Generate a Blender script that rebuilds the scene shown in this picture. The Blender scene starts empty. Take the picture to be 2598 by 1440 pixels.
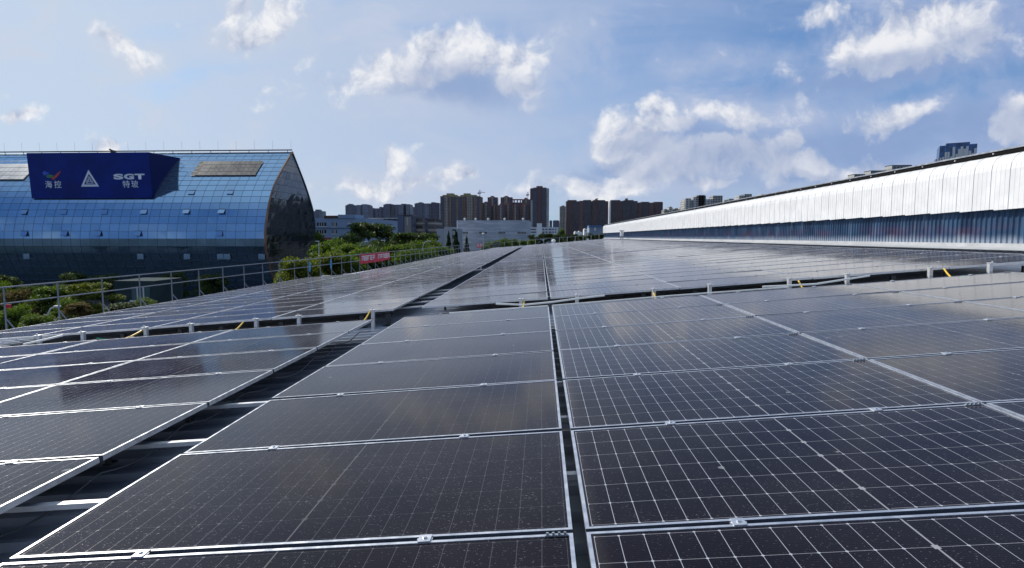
import bpy, math, random
import numpy as np
from mathutils import Vector, Matrix
R = random.Random(7)
C = bpy.context.scene.collection
sc = bpy.context.scene
PI = math.pi
# ------------------------------------------------------------------ camera
YAW, PITCH, F = 0.0493459, 0.0853490, 1479.376      # fitted to the photograph (pixels of 2598 x 1440)
cam_d = bpy.data.cameras.new('camera'); cam = bpy.data.objects.new('camera', cam_d); C.objects.link(cam)
cam_d.sensor_width = 36; cam_d.lens = F/2598*36; cam_d.clip_end = 9000; cam_d.clip_start = .05
cam.rotation_euler = (PI/2-PITCH, 0, YAW)
sc.camera = cam
_f = Vector((-math.sin(YAW)*math.cos(PITCH), math.cos(YAW)*math.cos(PITCH), -math.sin(PITCH)))
_r = Vector((math.cos(YAW), math.sin(YAW), 0)); _u = _r.cross(_f)
def ray(u, v): return _f + _r*((u-1299)/F) - _u*((v-720)/F)
def at(u, v, Y):
    d = ray(u, v); return d*(Y/d.y)
def pix(p):
    d = p.dot(_f)
    if d < .2: return None
    return 1299+F*p.dot(_r)/d, 720-F*p.dot(_u)/d
GZ = -12.5                                            # ground level, the camera is the origin
# ------------------------------------------------------------------ sun, exposure
SUN_AZ, SUN_EL = math.radians(52), math.radians(33)  # to the left of straight ahead
L = Vector((-math.sin(SUN_AZ)*math.cos(SUN_EL), math.cos(SUN_AZ)*math.cos(SUN_EL), math.sin(SUN_EL)))
sd = bpy.data.lights.new('sun', 'SUN'); sd.energy = 4.6; sd.angle = math.radians(.55); sd.color = (1, .94, .85)
so = bpy.data.objects.new('sun', sd); C.objects.link(so); so.rotation_euler = (-L).to_track_quat('-Z', 'Y').to_euler()
sc.view_settings.view_transform = 'Standard'; sc.view_settings.look = 'None'; sc.view_settings.exposure = 0; sc.view_settings.gamma = 1
sc.cycles.max_bounces = 8; sc.cycles.transparent_max_bounces = 6; sc.cycles.volume_bounces = 1
sc.cycles.sample_clamp_indirect = 6

# ------------------------------------------------------------------ node helpers
class G:
    def __init__(s, tree): s.t = tree
    def n(s, typ, **k):
        nd = s.t.nodes.new(typ)
        for a, b in k.items(): setattr(nd, a, b)
        return nd
    def put(s, sock, v):
        if isinstance(v, bpy.types.NodeSocket): s.t.links.new(v, sock)
        elif isinstance(v, (tuple, list)) and sock.type == 'RGBA': sock.default_value = (*v[:3], 1)
        else: sock.default_value = v
    def m(s, op, a, b=None, c=None, clamp=False):
        nd = s.n('ShaderNodeMath', operation=op, use_clamp=clamp)
        for i, v in enumerate((a, b, c)):
            if v is not None: s.put(nd.inputs[i], v)
        return nd.outputs[0]
    def add(s, a, b): return s.m('ADD', a, b)
    def mul(s, a, b): return s.m('MULTIPLY', a, b)
    def sstep(s, x, lo, hi, a=0., b=1.):
        nd = s.n('ShaderNodeMapRange', interpolation_type='SMOOTHSTEP'); s.put(nd.inputs['Value'], x)
        for k, v in zip(('From Min', 'From Max', 'To Min', 'To Max'), (lo, hi, a, b)): s.put(nd.inputs[k], v)
        return nd.outputs[0]
    def vec(s, x, y, z=0.):
        nd = s.n('ShaderNodeCombineXYZ')
        for i, v in enumerate((x, y, z)): s.put(nd.inputs[i], v)
        return nd.outputs[0]
    def noise(s, vec, scale, detail=4, rough=.5, dist=0., out=0, dim='3D'):
        nd = s.n('ShaderNodeTexNoise', noise_dimensions=dim); s.put(nd.inputs['Vector'], vec)
        nd.inputs['Scale'].default_value = scale; nd.inputs['Detail'].default_value = detail
        nd.inputs['Roughness'].default_value = rough; nd.inputs['Distortion'].default_value = dist
        return nd.outputs[out]
    def mix(s, f, a, b):
        nd = s.n('ShaderNodeMix', data_type='RGBA'); s.put(nd.inputs[0], f); s.put(nd.inputs[6], a); s.put(nd.inputs[7], b)
        return nd.outputs[2]
    def sep(s, v):
        nd = s.n('ShaderNodeSeparateXYZ'); s.put(nd.inputs[0], v); return nd.outputs
    def vm(s, op, a, b=None):
        nd = s.n('ShaderNodeVectorMath', operation=op); s.put(nd.inputs[0], a)
        if b is not None: s.put(nd.inputs[3] if op == 'SCALE' else nd.inputs[1], b)
        return nd.outputs[0]

# ------------------------------------------------------------------ world: Nishita sky with clouds by direction
W = bpy.data.worlds.new('World'); sc.world = W; W.use_nodes = True
W.cycles.sampling_method = 'MANUAL'; W.cycles.sample_map_resolution = 512
g = G(W.node_tree); W.node_tree.nodes.clear()
SKY_K = .1
sky = g.n('ShaderNodeTexSky', sky_type='NISHITA'); sky.sun_disc = False
sky.sun_elevation = SUN_EL; sky.sun_rotation = -SUN_AZ; sky.altitude = 50; sky.air_density = 1.; sky.dust_density = .8; sky.ozone_density = 2.2
dirv = g.n('ShaderNodeTexCoord').outputs['Generated']
dx, dy, dz = g.sep(dirv)
den = g.m('MAXIMUM', g.m('ABSOLUTE', dy), .18)
ca = g.m('DIVIDE', dx, den); cb = g.m('DIVIDE', dz, den)
P = g.vec(ca, cb, 0)
warpn = g.noise(P, 7., 4, .55, 0., 1, '2D')
warp = g.vm('SCALE', g.vm('SUBTRACT', warpn, (.5, .5, .5)), .06)
PW = g.vm('ADD', P, warp); wa, wb, _ = g.sep(PW)
def ab(u, v):
    d = ray(u, v); return d.x/d.y, d.z/d.y
def blobs(lst):
    tot = None
    for (u, v, ru, rv, rot, w) in lst:
        a0, b0 = ab(u, v); rot = math.radians(rot); c, s_ = math.cos(rot), math.sin(rot)
        da, db = g.m('SUBTRACT', wa, a0), g.m('SUBTRACT', wb, b0)
        x = g.add(g.mul(da, c*F/ru), g.mul(db, s_*F/ru)); y = g.add(g.mul(da, -s_*F/rv), g.mul(db, c*F/rv))
        d2 = g.add(g.mul(x, x), g.mul(y, y))
        e = g.mul(g.m('POWER', 2.718, g.mul(d2, -.8)), w)
        tot = e if tot is None else g.m('MAXIMUM', tot, e)
    return tot
cum = [(1620, 380, 110, 70, 0, .8), (1720, 420, 200, 55, 0, .72), (1900, 410, 140, 50, 0, .68), (1480, 474, 160, 30, 0, .75), (2330, 110, 230, 66, 8, .8), (1180, 150, 200, 60, 8, .78), (318, 112, 62, 26, -32, .8), (345, 150, 40, 24, -50, .6), (610, 28, 52, 46, 0, .8), (652, 100, 84, 52, 20, .9), (705, 38, 60, 40, 10, .85),
 (45, 288, 62, 20, 15, .85), (272, 366, 50, 30, 0, .95), (960, 178, 190, 40, 14, .8), (1120, 112, 110, 48, 15, .9), (1225, 130, 80, 52, 0, .9), (1300, 175, 60, 66, 0, .85), (1345, 120, 50, 60, 60, .75),
 (1009, 415, 44, 56, 0, .9), (984, 476, 150, 30, 4, .85), (1182, 444, 46, 16, 12, .9), (1050, 466, 44, 20, 15, .85),
 (1536, 350, 44, 60, 15, 1.0), (1672, 284, 44, 50, 0, 1.15), (1660, 330, 92, 26, 8, 1.1), (1640, 412, 90, 26, 5, 1.05), (1560, 470, 130, 34, 10, .9),
 (1880, 300, 160, 36, -8, .72), (1800, 275, 50, 30, 0, .8), (2012, 372, 28, 36, 0, 1.0), (2024, 422, 90, 30, -8, .95), (1795, 466, 80, 14, 5, .85),
 (2320, 66, 190, 52, 10, 1.0), (2200, 118, 110, 56, 10, 1.0), (2415, 60, 80, 50, 0, .95), (2285, 288, 110, 30, 12, .95), (2570, 300, 60, 56, 30, .85), (2060, 40, 100, 36, 10, .6), (2170, 440, 120, 24, 5, .8)]
soft = [(1720, 420, 360, 110, 0, 1.), (1960, 450, 260, 70, -6, .9), (1560, 460, 180, 60, 0, .9), (1900, 300, 240, 60, -6, .85), (2330, 110, 290, 110, 8, .9), (2290, 300, 200, 60, 8, .9), (2540, 330, 120, 110, 0, .9),
 (1180, 190, 300, 100, 5, .9), (650, 70, 150, 100, 0, .85), (1000, 470, 240, 60, 0, .9), (1400, 130, 160, 110, 0, .7), (1960, 140, 300, 50, 6, .55), (330, 140, 140, 80, -30, .6), (2200, 440, 260, 50, 0, .8)]
grey = [(2240, 168, 170, 34, 8, 1.1), (2290, 322, 120, 22, 6, 1.1), (1655, 372, 110, 24, 0, 1.1), (1560, 420, 80, 26, 0, .9), (2030, 452, 110, 20, 0, .8), (1176, 215, 150, 56, -12, .95), (1060, 215, 120, 26, 5, .6), (1850, 400, 230, 70, 0, .95), (1760, 350, 100, 50, 0, .8), (2190, 372, 210, 56, 3, 1.0), (2260, 180, 240, 40, 8, .9), (2490, 320, 140, 60, 0, .85),
 (2345, 340, 110, 26, 5, .8), (1960, 235, 200, 26, -5, .5), (1500, 440, 80, 34, 0, .6), (2440, 120, 150, 50, 20, .7), (1700, 440, 160, 30, 0, .7)]
def puff(v):
    nd = g.n('ShaderNodeTexVoronoi', feature='F1', normalize=True, voronoi_dimensions='2D'); g.put(nd.inputs['Vector'], v)
    nd.inputs['Scale'].default_value = 12.; nd.inputs['Detail'].default_value = 3.; nd.inputs['Roughness'].default_value = .6
    return g.add(g.mul(g.m('SUBTRACT', 1., nd.outputs['Distance']), .50), g.mul(g.noise(v, 11., 8, .65, 0., 0, '2D'), .68))
n1 = puff(PW); n2 = puff(g.vm('ADD', PW, (-.013, .017, 0)))
nbig = g.noise(g.vec(g.mul(ca, .7), g.mul(cb, 2.0), 3.), 2.6, 5, .55, .6, 0, '2D')
FC = blobs(cum); FG = blobs(grey); FS = blobs(soft)
mc = g.sstep(g.add(FC, g.mul(g.m('SUBTRACT', n1, .62), 1.9)), .36, .90)
ms = g.sstep(g.add(FS, g.mul(g.m('SUBTRACT', n1, .62), 1.3)), .15, .90)
mg = g.sstep(g.add(FG, g.mul(g.m('SUBTRACT', n1, .5), .9)), .3, 1.05)
# thin veil: thick to the left (towards the sun), thinner to the right
veil_base = g.sstep(ca, -.75, .75, 1.08, .60)
veil = g.m('ADD', veil_base, g.mul(g.m('SUBTRACT', nbig, .5), 1.35), clamp=True)
low = g.sstep(cb, .0, .22, .55, 0.)                      # brighter, hazier air near the horizon
veil = g.m('MAXIMUM', veil, low)
# clouds elsewhere in the dome (behind and above the camera)
lit = g.m('ADD', g.mul(g.m('SUBTRACT', n1, n2), 3.4), .60, clamp=True)
def c10(r, gg, b): return (r/SKY_K, gg/SKY_K, b/SKY_K)
skyc = g.vm('MULTIPLY', sky.outputs[0], (.36, .78, 1.16))
leftness = g.sstep(ca, -.9, .9)
high = g.sstep(cb, .42, 1.3, 1., .35)                   # the sky overhead is clearer and deeper blue
veilc = g.mix(leftness, c10(.57, .655, .79), c10(.30, .40, .65))
veilc = g.mix(g.mul(low, .8), veilc, c10(.52, .62, .78))
col = g.mix(g.mul(g.mul(veil, .92), high), skyc, veilc)
back = g.mul(g.sstep(dy, .05, -.25), g.sstep(dz, .03, .16))
col = g.mix(g.mul(back, .8), col, c10(.065, .185, .45))   # away from the sun the sky is a deeper blue
col = g.mix(g.mul(g.sstep(dz, .62, .86), .9), col, c10(.66, .78, .92))   # unseen overhead brightness, added for the glass vault to reflect
nmid = g.noise(g.vec(g.add(g.mul(ca, 1.), g.mul(cb, .5)), g.mul(cb, 2.4), 9.), 3.6, 8, .62, .4, 0, '2D')
mid = g.mul(g.sstep(nmid, .48, .72), high)
col = g.mix(g.mul(mid, .78), col, g.mix(leftness, c10(.60, .66, .78), c10(.40, .49, .72)))
col = g.mix(g.mul(ms, .78), col, g.mix(leftness, c10(.60, .665, .78), c10(.37, .455, .68)))
cloudc = g.mix(lit, c10(.36, .43, .61), c10(.93, .93, .94))
col = g.mix(g.mul(mg, .76), col, c10(.23, .345, .60))
col = g.mix(g.mul(mc, .86), col, cloudc)
col = g.mix(g.mul(g.mul(mg, mc), .7), col, c10(.34, .42, .62))
bg = g.n('ShaderNodeBackground'); g.put(bg.inputs[0], col); bg.inputs[1].default_value = SKY_K
wo = g.n('ShaderNodeOutputWorld'); W.node_tree.links.new(bg.outputs[0], wo.inputs[0])

# ------------------------------------------------------------------ materials
def mat(name, col, rough=.6, metal=0., spec=.5, var=0., vscale=3., bump=0., bscale=20., coord='Object', **kw):
    m = bpy.data.materials.new(name); m.use_nodes = True
    g = G(m.node_tree); b = m.node_tree.nodes['Principled BSDF']
    b.inputs['Base Color'].default_value = (*col, 1); b.inputs['Roughness'].default_value = rough
    b.inputs['Metallic'].default_value = metal; b.inputs['Specular IOR Level'].default_value = spec
    for k, v in kw.items(): b.inputs[k].default_value = v
    if var or bump: tc = g.n('ShaderNodeTexCoord').outputs[coord]
    if var:
        n = g.noise(tc, vscale, 6, .6)
        f = g.sstep(n, .3, .7)
        c2 = tuple(max(0, c*(1-var)) for c in col); c1 = tuple(min(1, c*(1+var*.6)) for c in col)
        g.put(b.inputs['Base Color'], g.mix(f, c2, c1))
        g.put(b.inputs['Roughness'], g.sstep(n, .2, .8, max(.02, rough-.12), min(1, rough+.12)))
    if bump:
        bn = g.n('ShaderNodeBump'); bn.inputs['Strength'].default_value = bump; bn.inputs['Distance'].default_value = .02
        g.put(bn.inputs['Height'], g.noise(tc, bscale, 4)); g.put(b.inputs['Normal'], bn.outputs[0])
    return m
M = {}
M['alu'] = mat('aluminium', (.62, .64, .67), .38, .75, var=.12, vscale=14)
M['alushade'] = mat('aluminium_painted_shade', (.10, .115, .15), .5, .5)  # long frame sides: shade of the row gaps painted in as darker metal
M['rail'] = mat('rail_aluminium', (.60, .61, .62), .45, .35, var=.1, vscale=9)
M['railing'] = mat('railing_steel', (.21, .235, .275), .5, .4, var=.15, vscale=6)
M['galv'] = mat('galvanised_steel', (.33, .36, .40), .45, .5, var=.2, vscale=6)
M['deck'] = mat('painted_roof_steel', (.34, .36, .40), .42, .0, var=.14, vscale=.8)
M['darkfoot'] = mat('dark_bracket', (.045, .047, .05), .5, .4)
M['white'] = mat('white_paint', (.74, .74, .735), .45, var=.06, vscale=2)
M['pvc'] = mat('white_conduit', (.75, .75, .72), .4)
M['dark'] = mat('dark_trim', (.03, .032, .036), .5)
M['concrete'] = mat('concrete', (.36, .36, .35), .85, var=.25, vscale=.6)
M['yellow'] = mat('yellow_wire', (.75, .48, .03), .4); M['green'] = mat('green_wire', (.02, .28, .16), .4)
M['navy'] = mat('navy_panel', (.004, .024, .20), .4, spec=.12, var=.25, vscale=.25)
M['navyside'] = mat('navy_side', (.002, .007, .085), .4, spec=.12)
M['signwhite'] = mat('sign_white', (.72, .76, .82), .5)
M['red'] = mat('banner_red', (.62, .02, .05), .6, var=.2, vscale=2); M['bwhite'] = mat('banner_white', (.85, .80, .80), .6)
M['lampgrey'] = mat('lamp_grey', (.62, .63, .62), .4)
M['backsheet'] = mat('backsheet', (.10, .10, .11), .6)
M['bluecloth'] = mat('blue_cloth', (.08, .32, .55), .8)
M['bark'] = mat('bark', (.10, .075, .05), .9, var=.4, vscale=3)

def wire_mask(g, x, period, width):                    # 1 on thin lines x = k*period
    d = g.m('PINGPONG', x, period/2)
    return d, g.sstep(d, width*.5, width*.5+.0006, 1., 0.)
def panel_material(name, lb):
    m = bpy.data.materials.new(name); m.use_nodes = True
    g = G(m.node_tree); b = m.node_tree.nodes['Principled BSDF']
    uv = g.n('ShaderNodeUVMap'); uv.uv_map = 'UVMap'
    x, y, _ = g.sep(uv.outputs[0])                      # metres from the panel's centre
    ax, ay = g.m('ABSOLUTE', x), g.m('ABSOLUTE', y)
    inx = g.sstep(g.m('SUBTRACT', ax, .012), 0., .0008)  # a wider gap down the middle
    fx = g.m('SUBTRACT', ax, .012)
    lim = g.mul(g.m('LESS_THAN', ax, 1.113), g.m('LESS_THAN', ay, .534))
    dX, lx = wire_mask(g, fx, .0917, .0016)
    dY, ly = wire_mask(g, y, .1765, .0014)
    _, bus = wire_mask(g, y, .0117, .0016)
    lx = g.mul(g.mul(lx, lim), g.m('GREATER_THAN', ax, .03)); ly = g.mul(g.mul(ly, lim), g.m('GREATER_THAN', ax, .012)); bus = g.mul(g.mul(bus, lim), .5)
    cent = g.mul(g.m('SUBTRACT', 1., g.sstep(ax, .0030, .0040)), g.m('LESS_THAN', ay, .548))
    dot = g.mul(g.mul(g.sstep(g.add(dX, dY), .0065, .0075, 1., 0.), lim), g.m('GREATER_THAN', ax, .03))
    tab = g.mul(g.mul(g.m('LESS_THAN', ax, .011), g.m('LESS_THAN', dY, .012)), g.m('LESS_THAN', ay, .5))
    lines = g.m('MAXIMUM', g.m('MAXIMUM', lx, g.mul(ly, .55)), g.m('MAXIMUM', dot, g.m('MAXIMUM', g.mul(cent, max(.5, .20/lb)), g.mul(tab, .55))))
    oi = g.n('ShaderNodeObjectInfo').outputs['Random']
    geo = g.n('ShaderNodeNewGeometry').outputs['Position']
    pos = g.vec(x, y, g.mul(oi, 37.))
    n_d = g.noise(geo, 1.3, 4, .6)
    spk = g.noise(g.vec(g.mul(x, .6), y, g.mul(oi, 37.)), 150., 2, .55)
    speck = g.mul(g.sstep(spk, .645, .71), .9)
    cell = g.mix(g.sstep(g.noise(geo, .35, 3), .35, .65), (.0026, .0015, .0040), (.0044, .0026, .0066))
    cell = g.mix(bus, cell, (.020, .016, .023))
    cell = g.mix(g.mul(speck, g.sstep(n_d, .3, .7, .14, .40)), cell, (.36, .35, .38))  # pale specks: dust and painted sun sparkle together
    cell = g.mix(g.sstep(n_d, .35, .75, .0, .005), cell, (.34, .32, .30))          # a thin dust film
    edge = g.mul(g.sstep(g.add(x, g.mul(n_d, .06)), -1.03, -1.10), .05)
    cell = g.mix(edge, cell, (.36, .33, .29))                                   # dirt gathered along the lower edge
    drop = g.sstep(g.noise(g.vec(x, y, g.mul(oi, 91.)), 6., 3, .6), .735, .75)
    cell = g.mix(g.mul(drop, .35), cell, (.5, .49, .46))                        # a few dried splashes
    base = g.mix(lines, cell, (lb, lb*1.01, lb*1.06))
    ge_ = g.n('ShaderNodeNewGeometry'); dt = g.n('ShaderNodeVectorMath', operation='DOT_PRODUCT'); g.put(dt.inputs[0], ge_.outputs['Incoming']); g.put(dt.inputs[1], ge_.outputs['Normal'])
    film = g.m('SUBTRACT', 1., g.m('POWER', 2.718, g.m('DIVIDE', g.sstep(n_d, .2, .8, -.0022, -.0054), g.m('POWER', g.m('MAXIMUM', g.m('ABSOLUTE', dt.outputs['Value']), .01), 1.36))))  # dust film and painted sheen together, stronger at slant views
    base = g.mix(film, base, (.63, .595, .62))                                 # dust film, also painting in the silvery sheen at slant views
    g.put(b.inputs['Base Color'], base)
    rough = g.add(g.sstep(n_d, .3, .7, .05, .10), g.mul(speck, .35))
    rough = g.add(g.mul(rough, g.m('SUBTRACT', 1., lines)), g.mul(lines, .34))
    rough = g.add(rough, g.mul(film, .06))
    g.put(b.inputs['Roughness'], rough)
    g.put(b.inputs['Metallic'], g.mul(g.m('MAXIMUM', lx, dot), .35))
    b.inputs['IOR'].default_value = 1.45; b.inputs['Specular IOR Level'].default_value = .10; b.inputs['Specular Tint'].default_value = (1., .90, .97, 1)
    bn = g.n('ShaderNodeBump'); bn.inputs['Strength'].default_value = .05; bn.inputs['Distance'].default_value = .0008
    g.put(bn.inputs['Height'], g.add(g.noise(pos, 420., 1, .5), g.mul(spk, .6))); g.put(b.inputs['Normal'], bn.outputs[0])
    return m
M['pv'] = panel_material('pv_glass', .085); M['pv_glint'] = panel_material('pv_glass_painted_glint', .52); M['pv_faint_glint'] = panel_material('pv_glass_painted_faint_glint', .30)  # right-hand columns: ribbon glint painted in as paler line colour

def facade(name, wall, glass, pu=3.2, pv=3.0, fu=.55, fv=.5, var=.15, band=None, rough=.75, grough=.15):
    """wall with a grid of windows; UV in metres"""
    m = bpy.data.materials.new(name); m.use_nodes = True
    g = G(m.node_tree); b = m.node_tree.nodes['Principled BSDF']
    uv = g.n('ShaderNodeUVMap'); uv.uv_map = 'UVMap'; x, y, _ = g.sep(uv.outputs[0])
    fx = g.m('FRACT', g.m('DIVIDE', x, pu)); fy = g.m('FRACT', g.m('DIVIDE', y, pv))
    wx = g.m('LESS_THAN', g.m('ABSOLUTE', g.m('SUBTRACT', fx, .5)), fu/2)
    wy = g.m('LESS_THAN', g.m('ABSOLUTE', g.m('SUBTRACT', fy, .55)), fv/2)
    win = g.mul(wx, wy)
    cellv = g.n('ShaderNodeTexWhiteNoise', noise_dimensions='2D')
    g.put(cellv.inputs['Vector'], g.vec(g.m('FLOOR', g.m('DIVIDE', x, pu)), g.m('FLOOR', g.m('DIVIDE', y, pv))))
    rnd = cellv.outputs[0]
    geo = g.n('ShaderNodeNewGeometry').outputs['Position']
    n = g.noise(geo, .09, 5, .6)
    w = g.mix(g.sstep(n, .3, .7), tuple(c*(1-var) for c in wall), tuple(min(1, c*(1+var)) for c in wall))
    if band:                                            # floor slab edges
        w = g.mix(g.m('LESS_THAN', fy, .14), w, band)
    gl = g.mix(rnd, tuple(c*.5 for c in glass), tuple(min(1, c*1.6) for c in glass))
    g.put(b.inputs['Base Color'], g.mix(win, w, gl))
    g.put(b.inputs['Roughness'], g.add(g.mul(win, grough-rough), rough))
    return m

# ------------------------------------------------------------------ mesh helpers
class MB:
    def __init__(s): s.v = []; s.f = []; s.m = []; s.uv = []
    def face(s, pts, mi=0, uv=None):
        i = len(s.v); s.v += [tuple(p) for p in pts]; s.f.append(tuple(range(i, i+len(pts)))); s.m.append(mi)
        s.uv += uv if uv else [(0, 0)]*len(pts)
    def box(s, x0, x1, y0, y1, z0, z1, mi=0, M_=None, skip=''):
        p = [Vector((x, y, z)) for z in (z0, z1) for y in (y0, y1) for x in (x0, x1)]
        if M_ is not None: p = [M_ @ q for q in p]
        for nm, idx, (ua, ub), (va, vb) in (('b', (0, 2, 3, 1), (0, 0), (0, 0)), ('t', (4, 5, 7, 6), (x0, x1), (y0, y1)),
             ('f', (0, 1, 5, 4), (x0, x1), (z0, z1)), ('k', (3, 2, 6, 7), (x0, x1), (z0, z1)), ('l', (2, 0, 4, 6), (y0, y1), (z0, z1)), ('r', (1, 3, 7, 5), (y0, y1), (z0, z1))):
            if nm in skip: continue
            s.face([p[i] for i in idx], mi, [(ua, va), (ub, va), (ub, vb), (ua, vb)])
    def bar(s, a, b, r, n=6, mi=0, caps=True, r2=None):
        a, b = Vector(a), Vector(b); d = (b-a).normalized(); r2 = r if r2 is None else r2
        up = Vector((0, 0, 1)) if abs(d.z) < .95 else Vector((1, 0, 0)); e = d.cross(up).normalized(); h = e.cross(d)
        A = [a+(e*math.cos(2*PI*k/n)+h*math.sin(2*PI*k/n))*r for k in range(n)]; B = [b+(e*math.cos(2*PI*k/n)+h*math.sin(2*PI*k/n))*r2 for k in range(n)]
        for k in range(n): s.face([A[k], B[k], B[(k+1) % n], A[(k+1) % n]][::-1], mi)
        if caps: s.face(A, mi); s.face(B[::-1], mi)
    def tube(s, pts, r, n=6, mi=0):
        for a, b in zip(pts, pts[1:]): s.bar(a, b, r, n, mi)
    def lathe(s, prof, n=16, mi=0, c=(0, 0, 0)):
        for (r0, z0), (r1, z1) in zip(prof, prof[1:]):
            for k in range(n):
                t0, t1 = 2*PI*k/n, 2*PI*(k+1)/n
                s.face([(c[0]+r0*math.cos(t0), c[1]+r0*math.sin(t0), c[2]+z0), (c[0]+r0*math.cos(t1), c[1]+r0*math.sin(t1), c[2]+z0),
                        (c[0]+r1*math.cos(t1), c[1]+r1*math.sin(t1), c[2]+z1), (c[0]+r1*math.cos(t0), c[1]+r1*math.sin(t0), c[2]+z1)], mi)
    def build(s, name, mats, parent=None, smooth=False):
        me = bpy.data.meshes.new(name); me.from_pydata(s.v, [], s.f)
        mats = mats if isinstance(mats, (list, tuple)) else [mats]
        for m in mats: me.materials.append(m)
        me.polygons.foreach_set('material_index', s.m)
        uvl = me.uv_layers.new(name='UVMap'); uvl.data.foreach_set('uv', [c for t in s.uv for c in t])
        if smooth: me.polygons.foreach_set('use_smooth', [True]*len(s.f))
        me.update()
        o = bpy.data.objects.new(name, me); C.objects.link(o)
        if parent: o.parent = parent
        return o
def tag(o, label=None, cat=None, group=None, kind=None):
    if label: o['label'] = label
    if cat: o['category'] = cat
    if group: o['group'] = group
    if kind: o['kind'] = kind
    return o
def empty(name, loc=(0, 0, 0), rz=0):
    o = bpy.data.objects.new(name, None); C.objects.link(o); o.location = loc; o.rotation_euler = (0, 0, rz); o.empty_display_size = .3
    return o
def copy_tree(o, parent=None):
    c = o.copy(); C.objects.link(c)
    if parent: c.parent = parent
    for ch in list(o.children): copy_tree(ch, c)
    return c
ORD = ['zeroth', 'first', 'second', 'third', 'fourth', 'fifth', 'sixth', 'seventh', 'eighth', 'ninth', 'tenth', 'eleventh', 'twelfth', 'thirteenth', 'fourteenth', 'fifteenth', 'sixteenth',
       'seventeenth', 'eighteenth', 'nineteenth', 'twentieth', '21st', '22nd', '23rd', '24th', '25th', '26th', '27th', '28th', '29th', '30th']

# ------------------------------------------------------------------ ground and sky setting
S, H0, DIP = .08183, 1.1344, .0046
def dip(y): return DIP*max(0., y-10.)
def zp(x, y): return -H0 + S*x - dip(y)                # the plane of the panel tops
DECK = .36
gm = bpy.data.materials.new('ground'); gm.use_nodes = True
gg = G(gm.node_tree); gb = gm.node_tree.nodes['Principled BSDF']
gp = gg.n('ShaderNodeNewGeometry').outputs['Position']
gn = gg.noise(gp, .03, 6, .6)
gg.put(gb.inputs['Base Color'], gg.mix(gg.sstep(gn, .45, .55), (.010, .016, .006), (.03, .03, .028))); gb.inputs['Roughness'].default_value = .9
mb = MB(); mb.face([(-3800, -200, GZ), (3800, -200, GZ), (3800, 5200, GZ), (-3800, 5200, GZ)])
tag(mb.build('ground', gm), kind='structure')
M['asphalt'] = mat('asphalt', (.055, .055, .058), .85, var=.2, vscale=.4)
mb = MB(); mb.face([(-46, -100, GZ+.02), (-30, -100, GZ+.02), (-26, 300, GZ+.02), (-42, 300, GZ+.02)])
tag(mb.build('road', M['asphalt']), kind='structure')

# ------------------------------------------------------------------ the building we stand on
YEND = 112.
def xleft(y): return -14.15+.055*y
fb = empty('factory_building', (-1, 50, GZ))
tag(fb, 'long factory building carrying the solar arrays on its ribbed pale metal roof', 'building')
fb.location = (0, 0, 0)
prof = []                                              # ribbed deck, ribs run down the slope
y = -6.
while y < YEND:
    prof += [(y, 0), (y+.22, 0), (y+.245, .045), (y+.285, .045)]
    y += .31
prof.append((min(y, YEND), 0))
mb = MB()
for (y0, h0), (y1, h1) in zip(prof, prof[1:]):
    xa, xb = xleft(y0), xleft(y1); XR = 12.6
    mb.face([(xa, y0, zp(xa, y0)-DECK+h0), (XR, y0, zp(XR, y0)-DECK+h0), (XR, y1, zp(XR, y1)-DECK+h1), (xb, y1, zp(xb, y1)-DECK+h1)])
mb.build('roof_deck', M['deck'], fb)
mb = MB()
for k in range(40):
    y0 = -6+k*(YEND+6)/40; y1 = -6+(k+1)*(YEND+6)/40
    xa, xb = xleft(y0), xleft(y1); za, zb = zp(xa, y0)-DECK, zp(xb, y1)-DECK
    mb.face([(xa, y1 if 0 else y0, GZ), (xa, y0, za-.02), (xb, y1, zb-.02), (xb, y1, GZ)], 0, [(y0, 0), (y0, 10), (y1, 10), (y1, 0)])
xa = xleft(YEND)
mb.face([(xa, YEND, GZ), (xa, YEND, zp(xa, YEND)-DECK-.02), (12.6, YEND, zp(12.6, YEND)-DECK-.02), (12.6, YEND, GZ)])
mb.build('wall', mat('cream_wall', (.16, .16, .155), .7, var=.15, vscale=.3), fb)
mb = MB()                                              # eaves flashing along the left edge
for k in range(40):
    y0 = -6+k*(YEND+6)/40; y1 = -6+(k+1)*(YEND+6)/40
    a0, a1 = xleft(y0), xleft(y1)
    z0, z1 = zp(a0, y0)-DECK, zp(a1, y1)-DECK
    for (p, q) in (((-.16, -.25), (-.16, .075)), ((-.16, .075), (.10, .085)), ((.10, .085), (.10, .05))):
        mb.face([(a0+p[0], y0, z0+p[1]), (a0+q[0], y0, z0+q[1]), (a1+q[0], y1, z1+q[1]), (a1+p[0], y1, z1+p[1])])
mb.build('eaves_flashing', M['rail'], fb)

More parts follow.
